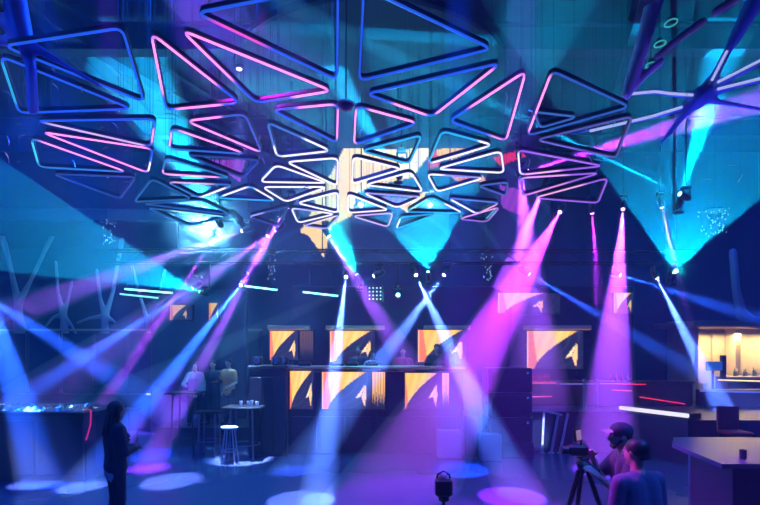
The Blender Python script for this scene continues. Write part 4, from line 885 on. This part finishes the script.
    if cap:
        c = MB(); c.ball(hd((0, -.012, .05)), (.09*s, .108*s, .085*s), 18, Q); remesh(c.build('cap', 'cloth', t), .008, 2)
        v = MB(); vs = []
        for j in range(5):
            for i in range(9):
                a_ = (i-4)/4; rr = .085+.085*j/4*(1-.25*a_*a_); vs.append(hd((a_*.075*(1-.1*j/4), rr, .062-.010*j/4-.018*a_*a_)))
        m_ = len(vs); vs += [p+HR@Vector((0, 0, .006*s)) for p in vs]
        fs = [(j*9+i, j*9+i+1, j*9+10+i, j*9+9+i) for j in range(4) for i in range(8)]; fs += [tuple(q_+m_ for q_ in reversed(f_)) for f_ in fs]
        edge = [i for i in range(9)]+[j*9+8 for j in range(1, 5)]+[36+i for i in range(7, -1, -1)]+[j*9 for j in range(3, 0, -1)]
        fs += [(edge[i], edge[(i+1) % len(edge)], edge[(i+1) % len(edge)]+m_, edge[i]+m_) for i in range(len(edge))]
        v.add(vs, fs).build('cap_brim', mat('pink_lit_brim', (.5, .35, .4), .7), t)  # pink light falling on the brim is put into its colour
    return t
D2R = PI/180
# woman at the left, three-quarter back view, hands held in front
person((-3.28, 6.2, 0), -48*D2R, 1.66, 'long-haired woman in a dark blazer standing alone at the left front, hands held before her', ((.22, .05, 1.12), (.04, .22, 1.12)), ((-.22, .05, 1.12), (-.03, .23, 1.13)), .007, True, 0, 'cloth', 'denim', 'shirt', 'long', .90, stance=.06)
# cameraman with cap, facing left
person((2.24, 4.45, 0), 84*D2R, 1.66, 'bearded cameraman in a cap operating the tripod camera, seen from the side', ((.20, .15, 1.1), P(592, 457, 4.42)), ((-.24, .05, 1.05), P(598, 476, 4.2)), .007, False, .12, 'cloth', 'denim', None, 'short', .90, cap=True, sleeves='short', beard=True, curl=.8)
# man in a tee, back view
person((1.99, 3.82, 0), 18*D2R, 1.63, 'short-haired man in a grey-blue t-shirt seen from behind at the lower right', ((.25, .02, 1.1), (.16, .25, 1.0)), ((-.26, .0, 1.1), (-.14, .25, 1.0)), .007, False, .05, 'tee', 'denim', None, 'short', .88, head_yaw=14*D2R, sleeves='short', belly=.02)
# people behind the booth and on the platform
person((P(437, 0, 12.0).x, 12.0, .75), 175*D2R, 1.68, 'dark silhouetted man in front of the orange upper screen behind the booth', None, ((-.3, .1, 1.25), (-.35, .25, 1.5)), .018, cloth='cloth')
person((P(403, 0, 12.1).x, 12.1, .75), 180*D2R, 1.60, 'man in a red top behind the booth beside the silhouetted man', None, None, .018, cloth='red')
person((P(359, 0, 12.1).x, 12.1, .75), 160*D2R, 1.62, 'man in dark clothes in front of the middle upper screen', ((.3, .1, 1.1), (.2, .3, 1.1)), None, .018)
person((P(372, 0, 11.9).x, 11.9, .75), 200*D2R, 1.52, 'woman in a pale top right of the man in dark clothes behind the booth', None, None, .018, True, cloth='shirt', hair='long')
person((P(229, 0, 12.2).x, 12.2, .45), 150*D2R, 1.62, 'guest in an orange-lit top with bent arms left of the equipment riser', ((.3, .05, 1.2), (.25, .28, 1.15)), ((-.3, .05, 1.15), (-.3, .3, 1.05)), .018, cloth='orange', sleeves='short')
person((P(213, 0, 12.3).x, 12.3, .45), 185*D2R, 1.58, 'guest in dark clothes between the violet beam and the orange-lit guest', None, None, .018)
person((P(195, 0, 12.1).x, 12.1, .45), 200*D2R, 1.55, 'guest in a pale top standing in the violet beam', ((.3, .05, 1.15), (.2, .3, 1.1)), None, .018, True, cloth='shirt', hair='long')
# ================================================================ room smoke, tinted blue to stand for the blue light
struct(MB().box((0, (Y0+Y1)/2, ZC/2), (X1-X0-.02, Y1-Y0-.02, ZC-.02)), 'haze', haze('room_haze', .011, 0.0, (.32, .5, 1.0)))['kind'] = 'stuff'
